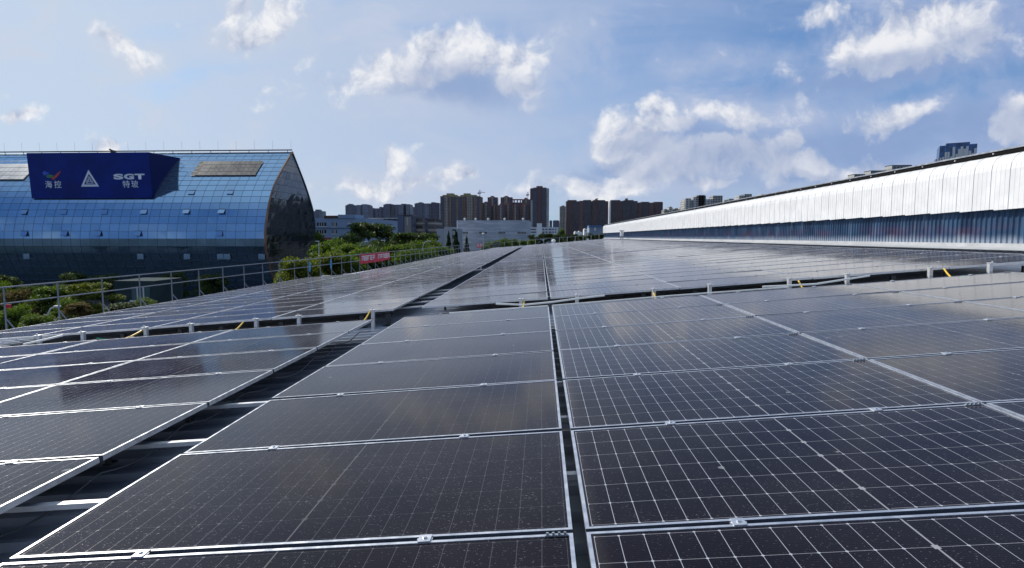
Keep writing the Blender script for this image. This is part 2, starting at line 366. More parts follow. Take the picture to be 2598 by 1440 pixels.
# ------------------------------------------------------------------ solar panels
PW_, PD_ = 2.276, 1.123
def frame_mesh():
    mb = MB(); a, b, w, h = PW_/2, PD_/2, .015, .035
    o = [(-a, -b), (a, -b), (a, b), (-a, b)]; i = [(-a+w, -b+w), (a-w, -b+w), (a-w, b-w), (-a+w, b-w)]
    for k in range(4):
        k2 = (k+1) % 4
        mb.face([(*o[k], 0), (*o[k2], 0), (*i[k2], 0), (*i[k], 0)])
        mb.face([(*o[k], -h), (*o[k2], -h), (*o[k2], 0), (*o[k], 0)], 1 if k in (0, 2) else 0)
        mb.face([(*i[k], 0), (*i[k2], 0), (*i[k2], -.006), (*i[k], -.006)])
    return mb
def glass_mesh():
    mb = MB(); a, b = PW_/2-.015, PD_/2-.015
    mb.face([(-a, -b, -.0035), (a, -b, -.0035), (a, b, -.0035), (-a, b, -.0035)], 0, [(-a, -b), (a, -b), (a, b), (-a, b)])
    mb.face([(-a, b, -.012), (a, b, -.012), (a, -b, -.012), (-a, -b, -.012)], 1)
    return mb
def clamp_mesh(x):
    mb = MB(); y = PD_/2+.012
    mb.box(x-.024, x+.024, y-.026, y+.026, .0005, .0045); mb.box(x-.03, x+.03, y-.008, y+.008, -.03, .0005)
    mb.lathe([(.008, .0045), (.008, .011), (0, .011)], 6, 0, (x, y, 0))
    return mb
def clip_mesh():
    mb = MB()
    for k in range(4):
        x = PW_/2-.10+k*.022; mb.box(x, x+.009, PD_/2-.016, PD_/2-.008, .0005, .012)
    mb.box(PW_/2-.105, PW_/2-.02, PD_/2-.017, PD_/2-.003, .0003, .003)
    return mb
PITCHY = 1.154
cols = {}                                              # right-hand/left-hand columns: x of the centre measured along X
for k in range(5): cols[-1-k] = -2.677-1.139-k*2.2855   # left of the wide gap
cols[1] = -2.155+1.138+.008
for k in range(4): cols[2+k] = .172+1.138+k*2.284
near_rows = [2.154+PITCHY*k for k in range(-2, 6)]      # front edge of every row
mid_rows = [10.38+PITCHY*k for k in range(16)]
far_rows = [29.75+PITCHY*k for k in range(51)]
spots = []
for arr, rows in (('near', near_rows), ('middle', mid_rows), ('far', far_rows)):
    for r, y0 in enumerate(rows):
        for c, xc in cols.items():
            if arr == 'near' and c == 5: continue
            yc = y0+PD_/2+(.042 if c < 0 else 0)
            if xc-PW_/2 < xleft(yc)+.75: continue
            z = zp(xc, yc)
            vis = False
            for sx in (-1.1, -.5, 0, .5, 1.1):
                for sy in (-.5, .5):
                    q = pix(Vector((xc+sx, yc+sy, z)))
                    if q and -260 < q[0] < 2858 and q[1] < 1700: vis = True
            if vis: spots.append((Vector((xc, yc, z)).length, arr, r, c, Vector((xc, yc, z))))
spots.sort(key=lambda t: t[0])
def jitter(arr, c, near):
    return R.gauss(0, .0022), R.gauss(0, .0022)
def panel_matrix(p, jx, jy):
    ex = Vector((1, jy*.0, S+jx)).normalized(); ey = Vector((0, 1, -(DIP if p.y > 10 else 0)+jy)); ez = ex.cross(ey).normalized(); ey = ez.cross(ex)
    m = Matrix((ex, ey, ez)).transposed().to_4x4(); m.translation = p; return m
proto = empty('solar_panel')
fo = frame_mesh().build('frame', [M['alu'], M['alushade']], proto); fof = frame_mesh().build('frame', [M['alu'], M['alu']]); gl = glass_mesh().build('glass', [M['pv'], M['backsheet']], proto)
glb = glass_mesh().build('glass', [M['pv_glint'], M['backsheet']]); glm = glass_mesh().build('glass', [M['pv_faint_glint'], M['backsheet']])
cl1 = clamp_mesh(-.57).build('clamp', M['alu'], proto); cl2 = clamp_mesh(.57).build('clamp', M['alu'], proto)
cp = clip_mesh().build('earthing_clip', M['galv'], proto)
rest = MB(); first = True
def column_name(c): return (ORD[-c]+' column left of the wide gap') if c < 0 else (ORD[c]+' column right of the wide gap')
NIND = 300
# rows are counted from the nearest one that shows
rowlist = {}
for n, (d, arr, r, c, p) in enumerate(spots):
    rr = r-0
    jx, jy = jitter(arr, c, n < NIND)
    mtx = panel_matrix(p, jx, jy)
    if n < NIND:
        if first:
            o = proto; first = False
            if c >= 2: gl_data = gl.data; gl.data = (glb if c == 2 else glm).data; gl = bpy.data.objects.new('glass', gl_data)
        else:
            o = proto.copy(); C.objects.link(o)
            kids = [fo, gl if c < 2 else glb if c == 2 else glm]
            if arr == 'near' or r < 6: kids += [cl1, cl2]
            if arr == 'near' and c in (2, 3, 4): kids += [cp]
            if arr != 'near' and r == 0: kids[0] = fof
            for ch in kids:
                k = ch.copy(); C.objects.link(k); k.parent = o
        o.matrix_world = mtx
        lab = 'dark solar panel in the %s array, %s row, %s' % (arr, ORD[r+1], column_name(c))
        tag(o, lab, 'solar panel', 'solar panels of the %s array' % arr)
    else:
        for src, off in ((frame_mesh(), 0), (glass_mesh(), 2)):
            base = len(rest.v); rest.v += [tuple(mtx @ Vector(q)) for q in src.v]
            rest.f += [tuple(i+base for i in f) for f in src.f]; rest.m += [off+m_ for m_ in src.m]; rest.uv += src.uv
for q_ in (glb, glm, fof): bpy.data.objects.remove(q_)
ro = rest.build('distant_solar_panels', [M['alu'], M['alushade'], M['pv'], M['backsheet']])
tag(ro, 'mass of solar panel rows covering the far end of the roof', 'solar panels', 'solar panels of the far array', 'stuff')

# mounting rails crossing below the panels
def rail_thing(y, label, x0, x1, group, feet):
    o = empty('mounting_rail', (0, 0, 0))
    mb = MB(); zt = -.095
    for a, b in ((x0, x1),):
        p = [(a, y-.022, zp(a, y)+zt), (b, y-.022, zp(b, y)+zt), (b, y+.022, zp(b, y)+zt), (a, y+.022, zp(a, y)+zt)]
        q = [(x_, y_, z_-.03) for x_, y_, z_ in p]
        mb.face(p); mb.face([q[0], q[1], p[1], p[0]]); mb.face([q[2], q[3], p[3], p[2]]); mb.face([q[1], q[2], p[2], p[1]]); mb.face([q[3], q[0], p[0], p[3]]); mb.face(q[::-1])
    mb.build('rail', M['rail'], o)
    for fx in feet:
        mb = MB(); z0 = zp(fx, y)-DECK
        mb.box(fx-.02, fx+.02, y-.040, y-.024, z0+.15, z0+.255); mb.box(fx-.025, fx+.025, y-.055, y+.03, z0+.14, z0+.15); mb.build('foot', M['darkfoot'], o)
    tag(o, label, 'rail', group)
k = 0; y = 1.05
while y < 4.9:
    rail_thing(y, '%s silver mounting rail from the camera crossing the gaps of the near array' % ORD[k+1], -11.9, 6.95, 'rails under the near array', (-3.0, -1.9))
    k += 1; y += .925
k = 0; y = 11.5
while y < 16.:
    rail_thing(y, '%s silver rail from the front crossing the wide gap of the middle array' % ORD[k+1], -9.5, 9.2, 'rails under the middle array', (-3.0, -1.9) if k < 8 else ())
    k += 1; y += .925

# uprights along the front edge of the middle array
def bracket(u, v, silver):
    x = (u-1372)/F*10.3; y = 10.24 if silver else 10.5
    o = empty('support_bracket' if silver else 'roof_bracket', (x, y, zp(x, y)-DECK))
    top = DECK+(.03 if silver else -.09)
    if silver:
        mb = MB(); mb.box(-.028, .028, -.012, .0, .0, top-.005); mb.box(-.028, -.022, 0, .05, .0, top-.005); mb.box(.022, .028, 0, .05, .0, top-.005); mb.build('upright', M['rail'], o)
        mb = MB(); mb.box(-.042, .042, -.06, .05, top-.005, top+.003); mb.lathe([(.012, 0), (.012, .03), (0, .03)], 6, 0, (0, -.03, top+.003)); mb.build('cap', M['rail'], o)
        mb = MB(); mb.bar((0, -.013, top*.6), (0, -.03, top*.6), .011, 6); mb.build('bolt', M['galv'], o)
    else:
        mb = MB(); mb.box(-.04, .04, -.02, .02, .02, top); mb.build('post', M['darkfoot'], o)
        mb = MB(); mb.box(-.09, .09, -.06, .06, .046, .06); mb.build('base_plate', M['darkfoot'], o)
    return o, x
nl = 0
sl = [37, 159, 332, 456, 631, 745, 940]; sr = [1322, 1464, 1656, 1794, 1988, 2127, 2324, 2464]
for i, u in enumerate(sl):
    o, x = bracket(u, 0, True); tag(o, 'silver upright bracket under the front edge, %s left from the wide gap' % ORD[len(sl)-i], 'bracket', 'silver brackets along the front of the middle array')
for i, u in enumerate(sr):
    o, x = bracket(u, 0, True); tag(o, 'silver upright bracket under the front edge, %s right from the wide gap' % ORD[i+1], 'bracket', 'silver brackets along the front of the middle array')
dl = [242, 403, 518, 682, 900, 970]; dr = [1636, 1766, 1945, 2080, 2257, 2386, 2573]
for i, u in enumerate(dl):
    o, x = bracket(u, 0, False); tag(o, 'dark foot in the shade below the front edge, %s left from the wide gap' % ORD[len(dl)-i], 'bracket', 'dark feet along the front of the middle array')
for i, u in enumerate(dr):
    o, x = bracket(u, 0, False); tag(o, 'dark foot in the shade below the front edge, %s right from the wide gap' % ORD[i+1], 'bracket', 'dark feet along the front of the middle array')
# small silver uprights in the walkway between middle and far arrays
i = 0
for x in [-11+1.14*k for k in range(18)]:
    y = 29.3; 
    if -2.7 < x < -2.1: continue
    mb = MB(); z0 = zp(x, y); mb.box(x-.22, x+.22, y-.05, y+.05, z0-.05, z0+.012); mb.box(x-.03, x+.03, y-.02, y+.02, z0-DECK, z0-.05)
    i += 1
    tag(mb.build('rail_splice', M['rail']), 'bright rail splice in the narrow far walkway, %s from the left' % ORD[i], 'splice', 'rail splices in the far walkway')
for lab, x0, ya, yb in (('black cable sagging under the panel edge along the near part of the wide gap', -2.72, 2.4, 5.6), ('black cable sagging under the panel edge along the far part of the wide gap', -2.70, 5.7, 9.0)):
    pts = []
    for t in [i/24 for i in range(25)]:
        y = ya+(yb-ya)*t; pts.append((x0+.03*math.sin(7*t), y, zp(x0, y)-.10-.07*abs(math.sin(PI*t*3.5))))
    mb = MB(); mb.tube(pts, .006, 6); tag(mb.build('power_cable', M['dark']), lab, 'cable', 'cables in the wide gap')
# conduits in the walkway
def conduit(pts, label, r=.016):
    mb = MB(); mb.tube(pts, r, 8); tag(mb.build('conduit_pipe', M['pvc'], smooth=False), label, 'conduit', 'white conduits in the walkway')
def wp(u, v, y): return at(u, v, y)
conduit([wp(1258, 770, 10.1), wp(1330, 773, 10.05), wp(1400, 766, 10.05), wp(1464, 757, 10.05), wp(1534, 749, 10.15)], 'white conduit bowing up to the middle array edge beside the thin gap')
conduit([wp(1935, 727, 10.0), wp(2000, 724, 9.95), wp(2070, 720, 9.95), wp(2127, 711, 10.05), wp(2206, 699, 10.2)], 'white conduit bowing up under the right part of the middle array')
conduit([wp(1400, 775, 9.5), wp(1700, 750, 9.5), wp(2000, 728, 9.5)], 'long white conduit lying along the back edge of the near array', .012)
conduit([wp(1140, 794, 9.75), wp(1260, 785, 9.75), wp(1390, 776, 9.75)], 'short white conduit on the roof left of the thin gap', .014)
conduit([wp(60, 873, 9.9), wp(110, 862, 9.9), wp(160, 850, 9.95)], 'white conduit at the far left of the walkway', .018)
# yellow and green earthing wires
def wire(pts, label):
    o = empty('earthing_wire', (0, 0, 0)); n = len(pts)-1; cut = max(1, int(n*.6))
    mb = MB(); mb.tube(pts[:cut+1], .014, 6); mb.build('yellow_sleeve', M['yellow'], o)
    mb = MB(); mb.tube(pts[cut:], .014, 6); mb.build('green_sleeve', M['green'], o)
    tag(o, label, 'wire', 'earthing wires across the walkway')
for (a, b, ya, yb, lab) in (((1330, 762), (1320, 783), 10.25, 9.2, 'yellow green earthing wire beside the thin gap between columns'), ((1658, 741), (1680, 757), 10.25, 9.2, 'yellow green earthing wire by the sparkling part of the array'),
      ((2026, 712), (2062, 728), 10.25, 9.2, 'yellow green earthing wire beside a dark foot right of centre'), ((2395, 681), (2445, 699), 10.25, 9.2, 'yellow green earthing wire nearest the right edge of the photo'),
      ((617, 817), (557, 838), 10.2, 9.25, 'mostly yellow earthing wire across the left walkway'), ((360, 838), (245, 857), 10.2, 9.25, 'faint yellow earthing wire furthest left in the walkway'), ((938, 790), (898, 815), 10.2, 9.2, 'green yellow earthing wire at the corner by the wide gap')):
    A, B = at(*a, ya), at(*b, yb); pts = []
    for t in [i/8 for i in range(9)]:
        q = A.lerp(B, t); q.z += -.10*math.sin(PI*t); pts.append(q)
    wire(pts, lab)

# ------------------------------------------------------------------ raised hall on the right
hall = empty('factory_hall'); tag(hall, 'long raised factory hall with white ribbed cladding above a blue metal wall', 'building')
HY0, HY1 = -4., 116.
def hz(y, z): return z-.0047*(y-15.)
def cladding():
    sec = [(12.2, .67), (12.2, 1.2), (12.2, 1.7), (12.22, 1.86), (12.30, 2.02), (12.44, 2.12), (12.62, 2.17), (12.8, 2.185)]
    nrm = [(-1, 0), (-1, 0), (-1, 0), (-.97, .24), (-.8, .6), (-.5, .87), (-.2, .98), (-.1, 1)]
    mb = MB(); y = HY0; i = 0
    while y < HY1:
        w = .16; big = i % 4 == 0
        hr, wr = (.012, .012) if big else (.0035, .012)
        drop = -.0035*(i % 8)
        ys = [(y, 0.), (y+w-wr, 0.), (y+w-wr*.75, hr), (y+w-wr*.25, hr), (y+w, 0.)]
        for (ya, ha), (yb, hb) in zip(ys, ys[1:]):
            for k in range(len(sec)-1):
                P = []
                for (yy, hh, kk) in ((ya, ha, k), (ya, ha, k+1), (yb, hb, k+1), (yb, hb, k)):
                    x, z = sec[kk]; nx, nz = nrm[kk]
                    if kk == 0: z += drop
                    P.append((x+nx*hh, yy, hz(yy, z+nz*hh)))
                mb.face(P)
        y += w; i += 1
    return mb
cladding().build('white_cladding', M['white'], hall)
def lower_metal():
    m = bpy.data.materials.new('blue_corrugated'); m.use_nodes = True
    g = G(m.node_tree); b = m.node_tree.nodes['Principled BSDF']
    p = g.n('ShaderNodeNewGeometry').outputs['Position']; x, y, z = g.sep(p)
    n = g.noise(g.vec(0., g.mul(y, 1.), g.mul(z, .35)), 1.1, 5, .6)
    n2 = g.noise(g.vec(3., g.mul(y, .35), g.mul(z, 1.2)), 1.0, 4, .6)
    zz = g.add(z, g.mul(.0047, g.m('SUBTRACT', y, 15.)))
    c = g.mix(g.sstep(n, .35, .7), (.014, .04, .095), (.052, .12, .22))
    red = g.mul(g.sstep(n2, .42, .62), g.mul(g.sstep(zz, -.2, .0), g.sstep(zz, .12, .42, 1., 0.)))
    c = g.mix(g.mul(red, .33), c, (.19, .07, .12))                             # reddish reflections painted in at mid height
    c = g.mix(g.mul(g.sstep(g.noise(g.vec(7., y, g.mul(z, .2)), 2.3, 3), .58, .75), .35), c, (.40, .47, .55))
    c = g.mix(g.mul(g.sstep(g.add(zz, g.mul(n, .35)), .22, -.12), .8), c, (.50, .56, .64))   # pale reflection along the foot, painted into the colour
    g.put(b.inputs['Base Color'], c); b.inputs['Metallic'].default_value = .25; b.inputs['Roughness'].default_value = .35
    return m
def lower_wall():
    mb = MB(); y = HY0
    while y < HY1:
        ys = [(y, 0.), (y+.11, 0.), (y+.13, .035), (y+.17, .035), (y+.19, 0.)]
        for (ya, ha), (yb, hb) in zip(ys, ys[1:]):
            mb.face([(12.45-ha, ya, hz(ya, -.34)), (12.45-ha, ya, hz(ya, .75)), (12.45-hb, yb, hz(yb, .75)), (12.45-hb, yb, hz(yb, -.34))])
        y += .19
    return mb
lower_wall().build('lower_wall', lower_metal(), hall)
mb = MB()                                              # skirt flashing at the foot of the wall
for (p, q) in (((12.05, -.41), (12.40, -.33)), ((12.40, -.33), (12.40, -.24))):
    n = 60
    for k in range(n):
        y0 = HY0+(HY1-HY0)*k/n; y1 = HY0+(HY1-HY0)*(k+1)/n
        mb.face([(p[0], y0, hz(y0, p[1])), (q[0], y0, hz(y0, q[1])), (q[0], y1, hz(y1, q[1])), (p[0], y1, hz(y1, p[1]))])
mb.build('skirt_flashing', mat('skirt_white', (.46, .47, .48), .5, var=.12, vscale=1.5), hall)
mb = MB(); y0, y1 = HY0, HY1                           # black strip painting in the shadow gap, then the pale gutter lip
def strip(mb, x0, z0, x1, z1): mb.face([(x0, y0, hz(y0, z0)), (x1, y0, hz(y0, z1)), (x1, y1, hz(y1, z1)), (x0, y1, hz(y1, z0))][::-1])
strip(mb, 12.50, 2.165, 12.50, 2.268); strip(mb, 12.50, 2.165, 12.80, 2.17)
mb.build('gutter_shade_strip', mat('gutter_shade_black', (.008, .008, .009), .9, spec=.1), hall)
mb = MB(); strip(mb, 12.47, 2.27, 12.47, 2.312); strip(mb, 12.47, 2.312, 13.0, 2.33); strip(mb, 12.47, 2.27, 12.8, 2.262)
strip(mb, 13.0, 2.33, 22., 2.9); mb.build('roof_edge', M['galv'], hall)
mb = MB()
for k in range(80):
    yy = HY0+k*1.5; mb.box(12.47, 12.498, yy-.02, yy+.02, hz(yy, 2.20), hz(yy, 2.235))
mb.build('gutter_bolts', M['rail'], hall)
mb = MB(); e = HY1
for (a, b) in zip([(12.2, .67), (12.2, 1.7), (12.30, 2.02), (12.62, 2.17)], [(12.2, 1.7), (12.30, 2.02), (12.62, 2.17), (13., 2.2)]):
    mb.face([(a[0], e, hz(e, a[1])), (b[0], e, hz(e, b[1])), (22., e, hz(e, b[1])), (22., e, hz(e, a[1]))])
mb.face([(12.45, e, -8), (12.45, e, hz(e, .75)), (22, e, hz(e, .75)), (22, e, -8)])
mb.build('end_wall', M['white'], hall)

# ------------------------------------------------------------------ railing on the left roof edge and at the far end
rail_o = empty('roof_railing'); tag(rail_o, 'grey steel two-rail railing with braced posts along the left roof edge', 'railing')
def fx(y): return -13.9+.055*y
FT, FM = -1.30, -1.70
ys = [9.1+1.5*k for k in range(69)]
mb = MB(); mb.tube([(fx(y), y, FT-.001*(y-13)) for y in (-2, 40, 80, YEND-.4)], .018, 8); mb.build('top_rail', M['railing'], rail_o)
mb = MB(); mb.tube([(fx(y), y, FM-.001*(y-13)) for y in (-2, 40, 80, YEND-.4)], .016, 8); mb.build('middle_rail', M['railing'], rail_o)
post = {}
for k, y in enumerate(ys):
    x = fx(y); z0 = zp(x, y)-DECK; zt = FT-.001*(y-13)
    mb = MB(); mb.bar((0, 0, 0), (0, 0, zt-z0), .019, 8); p = mb.build('post', M['railing'], rail_o); p.location = (x, y, z0)
    if y < 70:
        mb = MB(); mb.bar((.0, 0, .52), (.42, -.02, .045), .015, 6); mb.box(.36, .48, -.06, .03, .03, .045); b = mb.build('brace', M['railing'], rail_o); b.location = (x, y, z0)
fr = empty('end_railing'); tag(fr, 'thin distant railing across the far end of the roof', 'railing')
yE = YEND-.5
mb = MB(); mb.bar((fx(yE), yE, zp(fx(yE), yE)-DECK+1.0), (12, yE, zp(12, yE)-DECK+1.0), .022, 6); mb.build('top_rail', M['galv'], fr)
for k in range(13):
    x = -7.0+1.5*k; mb = MB(); mb.bar((x, yE, zp(x, yE)-DECK), (x, yE, zp(x, yE)-DECK+1.06), .03, 6); mb.build('post', M['rail'], fr)

def glyphs(mb, o, ex, ez, n, w, h, gap, mi=0, out=Vector((0, 0, 0))):
    """rows of dense blocky strokes, as the unreadable lettering on the banner looks from here"""
    for k in range(n):
        x0 = k*(w+gap)
        if k == n//2: continue
        def q(a, b, c, d): mb.face([o+out+ex*(x0+a*w)+ez*(c*h), o+out+ex*(x0+b*w)+ez*(c*h), o+out+ex*(x0+b*w)+ez*(d*h), o+out+ex*(x0+a*w)+ez*(d*h)], mi)
        q(0, 1, .86, 1); q(.0, .16, 0, .86); q(.42, .60, .1, .86)
        if R.random() < .6: q(.2, .95, .42, .56)
        if R.random() < .6: q(.82, 1, 0, .8)
        if R.random() < .6: q(.1, .9, 0, .13)
def banner(ya, yb, zt, zb, label, n, sag):
    o = empty('banner'); A = Vector((fx(ya)+.05, ya, zt)); B = Vector((fx(yb)+.05, yb, zt))
    ex = (B-A).normalized(); ln = (B-A).length; ez = Vector((0, 0, 1)); nn = Vector((ex.y, -ex.x, 0))
    mb = MB(); N = 24
    def pt(t, s):
        low = zb + (.32*max(0, t-.72) if sag else 0)*(zt-zb)
        return A+ex*(ln*t)+ez*((low-zt)*s)+nn*(.03*math.sin(9*t+3*s)*s+.02)
    for k in range(N):
        for r in range(4):
            mb.face([pt(k/N, (r+1)/4), pt((k+1)/N, (r+1)/4), pt((k+1)/N, r/4), pt(k/N, r/4)])
    mb.build('cloth', M['red'], o, True)
    mb = MB(); w = ln/(n*1.12+.6); glyphs(mb, A+ex*(ln*.03)+ez*((zb-zt)*.68), ex, ez, n, w, (zt-zb)*.52, w*.1, 0, nn*.065)
    mb.build('lettering', M['bwhite'], o)
    tag(o, label, 'banner')
banner(37.5, 43.7, -1.33, -1.95, 'red banner with white lettering tied to the roof railing', 11, True)
banner(84., 88.2, -1.38, -2.0, 'small distant red banner on the railing in front of the grey warehouse', 5, False)
for y, lab in ((32.9, 'light blue cloth tied to the railing beside the red banner'), (30.2, 'small blue rag hanging on the railing further left of the banner')):
    mb = MB(); x = fx(y)+.04
    for k in range(6):
        z = -1.45-.09*k; w = .10+.03*math.sin(2.1*k)
        mb.face([(x, y-w, z), (x+.02*math.sin(k), y+w, z), (x+.03, y+w*.9, z-.09), (x+.03, y-w*.8, z-.09)])
    tag(mb.build('cloth_rag', M['bluecloth']), lab, 'cloth')

# roof vents
v = empty('roof_vent', (11.5, 84, zp(11.5, 84)-DECK+.05))
mb = MB(); mb.lathe([(.0, .55), (.26, .55), (.26, 1.15), (.20, 1.22), (.44, 1.36), (.44, 1.42), (0, 1.5)], 14); mb.build('hood', M['white'], v)
for a in (45, 135, 225, 315):
    mb = MB(); mb.bar((.22*math.cos(math.radians(a)), .22*math.sin(math.radians(a)), 0), (.2*math.cos(math.radians(a)), .2*math.sin(math.radians(a)), .6), .05, 6); mb.build('leg', M['galv'], v)
tag(v, 'white capped vent standing on legs in front of the hall wall', 'vent')
v = empty('dome_vent', (2.35, 108, zp(2.35, 108)-DECK+.05))
mb = MB(); mb.lathe([(.20, 0), (.20, .25), (.36, .3), (.38, .5), (.30, .68), (.15, .77), (0, .8)], 14); mb.build('hood', M['white'], v, True)
tag(v, 'small white domed vent at the far edge of the roof', 'vent')

# ------------------------------------------------------------------ glass office building
XE = -51.8
half = [(120.9, 17.0), (116.1, 13.2), (112.3, 9.7), (110.3, 7.1), (108.8, 4.24), (107.8, 1.2), (107.5, -.7), (107.6, -2.7), (108.4, -5.), (110.4, -9.), (112.8, GZ)]
back = [(120.9, 17.0), (123.3, 14.6), (126.9, 10.9), (129.6, 7.5), (131.3, 4.7), (132.1, 1.4), (132.1, -1.8), (131.3, -4.7), (129., -9.), (127, GZ)]
def resample(pts, step):
    P = [Vector(p) for p in pts]; 
    # smooth by Catmull-Rom
    Q = []
    for i in range(len(P)-1):
        p0, p1, p2, p3 = P[max(0, i-1)], P[i], P[i+1], P[min(len(P)-1, i+2)]
        for k in range(12):
            t = k/12; Q.append(.5*((2*p1)+(-p0+p2)*t+(2*p0-5*p1+4*p2-p3)*t*t+(-p0+3*p1-3*p2+p3)*t**3))
    Q.append(P[-1]); L_ = sum((a-b).length for a, b in zip(Q, Q[1:])); n = max(2, round(L_/step)); out = [Q[0]]; tgt = L_/n; acc = 0
    for a, b in zip(Q, Q[1:]):
        d = (b-a).length
        while acc+d >= tgt*len(out) and len(out) < n: out.append(a+(b-a)*((tgt*len(out)-acc)/d))
        acc += d
    out.append(Q[-1]); return out
fp = resample(half, 1.42)
go = empty('glass_office_building'); tag(go, 'long blue glass office building with a pointed vaulted roof behind the railing', 'building')
def glass_mat(name, base, rough, seed):
    m = bpy.data.materials.new(name); m.use_nodes = True
    g = G(m.node_tree); b = m.node_tree.nodes['Principled BSDF']
    ri = g.n('ShaderNodeNewGeometry'); rnd = ri.outputs['Random Per Island']
    n = g.noise(ri.outputs['Position'], .12, 4)
    c = g.mix(g.add(g.mul(rnd, .3), g.mul(n, .7)), tuple(q*.8 for q in base), tuple(min(1, q*1.2) for q in base))
    g.put(b.inputs['Base Color'], c); b.inputs['Metallic'].default_value = .85
    g.put(b.inputs['Roughness'], g.sstep(n, .2, .8, rough*.6, rough*1.5))
    return m
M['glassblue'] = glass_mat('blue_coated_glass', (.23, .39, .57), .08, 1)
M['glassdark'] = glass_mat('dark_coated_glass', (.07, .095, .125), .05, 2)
XL = -150.; PXW = 1.9
rg = random.Random(3)
mb = MB(); nx = int((XE-XL)/PXW)
for i in range(len(fp)-1):
    for k in range(nx):
        x1 = XE-k*PXW; x0 = x1-PXW
        a, b = fp[i], fp[i+1]; nrm = Vector((0, -(a.y-b.y), -(b.x-a.x)*-1)).normalized()
        d = (b-a); nn = Vector((0, d.y, -d.x)).normalized()
        if nn.y > 0: nn = -nn
        j = [rg.gauss(0, .0028) for _ in range(4)]
        g_ = .012
        c = [(x0+g_, a, j[0]), (x0+g_, b, j[1]), (x1-g_, b, j[2]), (x1-g_, a, j[3])]
        mb.face([Vector((x, q.x, q.y))+nn*jj for x, q, jj in c])
mb.build('glass_facade', M['glassblue'], go)
mb = MB()                                              # mullion grid just behind the glass, proud strips horizontally
for i, p in enumerate(fp[:-1]):
    d = (fp[i+1]-p).normalized() if i+1 < len(fp) else (p-fp[i-1]).normalized(); nn = Vector((d.y, -d.x))
    if nn.x > 0: nn = -nn
    w = .035
    A = p-d*w; B = p+d*w; A2 = A+nn*.035; B2 = B+nn*.035
    for q, s_ in ((A, A2), (A2, B2), (B2, B)):
        mb.face([(XL, q.x, q.y), (XL, s_.x, s_.y), (XE, s_.x, s_.y), (XE, q.x, q.y)])
for k in range(nx+1):
    x = XE-k*PXW
    for a, b in zip(fp, fp[1:]):
        d = (b-a).normalized(); nn = Vector((d.y, -d.x)); nn = -nn if nn.x > 0 else nn
        mb.face([(x-.018, a.x+nn.x*.03, a.y+nn.y*.03), (x-.018, b.x+nn.x*.03, b.y+nn.y*.03), (x+.018, b.x+nn.x*.03, b.y+nn.y*.03), (x+.018, a.x+nn.x*.03, a.y+nn.y*.03)])
mb.build('mullions', mat('mullion_grey', (.12, .19, .28), .35, .8), go)
mb = MB()                                              # dark room behind the joints
for a, b in zip(fp, fp[1:]):
    mb.face([(XL, a.x+.25, a.y-.1), (XL, b.x+.25, b.y-.1), (XE-.1, b.x+.25, b.y-.1), (XE-.1, a.x+.25, a.y-.1)])
mb.build('inner_lining', M['dark'], go)
# end wall of dark glass, floor by floor
bp = resample(back, .5); fpe = resample(half, .5)
def prof_y(pts, z):
    for a, b in zip(pts, pts[1:]):
        if (a.y-z)*(b.y-z) <= 0 and abs(a.y-b.y) > 1e-6: return a.x+(b.x-a.x)*(z-a.y)/(b.y-a.y)
    return pts[0].x
mb = MB(); z = 16.9; mg = MB()
while z > GZ:
    z2 = max(GZ, z-1.42); ya0, ya1, yb0, yb1 = prof_y(fpe, z), prof_y(fpe, z2), prof_y(bp, z), prof_y(bp, z2)
    n = max(1, round((yb1-ya1)/1.9))
    for k in range(n):
        t0, t1 = (k+.012)/n, (k+1-.012)/n
        j = [rg.gauss(0, .007) for _ in range(4)]
        mb.face([(XE+j[0], ya1+(yb1-ya1)*t0, z2+.03), (XE+j[1], ya1+(yb1-ya1)*t1, z2+.03), (XE+j[2], ya0+(yb0-ya0)*t1, z-.03), (XE+j[3], ya0+(yb0-ya0)*t0, z-.03)])
    mg.face([(XE-.05, ya1, z2), (XE-.05, yb1, z2), (XE-.05, yb0, z), (XE-.05, ya0, z)])
    z = z2
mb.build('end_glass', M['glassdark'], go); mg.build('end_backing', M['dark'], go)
def edge_tube(pts, r, x): 
    mb = MB(); mb.tube([(x, p.x, p.y) for p in pts], r, 6); return mb
edge_tube(fpe, .22, XE+.05).build('gable_edge', mat('rusty_edge', (.26, .15, .09), .6, .3, var=.4, vscale=.4), go)
edge_tube(bp, .18, XE+.05).build('gable_edge', mat('blue_edge', (.08, .15, .2), .5, .3), go)
mb = MB()
for a, b in zip(bp, bp[1:]): mb.face([(XL, a.x, a.y), (XE, a.x, a.y), (XE, b.x, b.y), (XL, b.x, b.y)])
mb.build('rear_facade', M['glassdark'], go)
mb = MB(); mb.bar((XL, 120.9, 17.45), (XE, 120.9, 17.45), .13, 6)
for k in range(26): mb.bar((XE-1-4.1*k, 120.9, 16.9), (XE-1-4.1*k, 120.9, 17.4), .06, 5)
for k in range(20): mb.bar((XE-.2-3.9*k, 120.9, 17.4), (XE-.2-3.9*k, 120.9, 19.4), .018, 4)
mb.build('ridge_rail', mat('ridge_brown', (.10, .085, .07), .6), go)
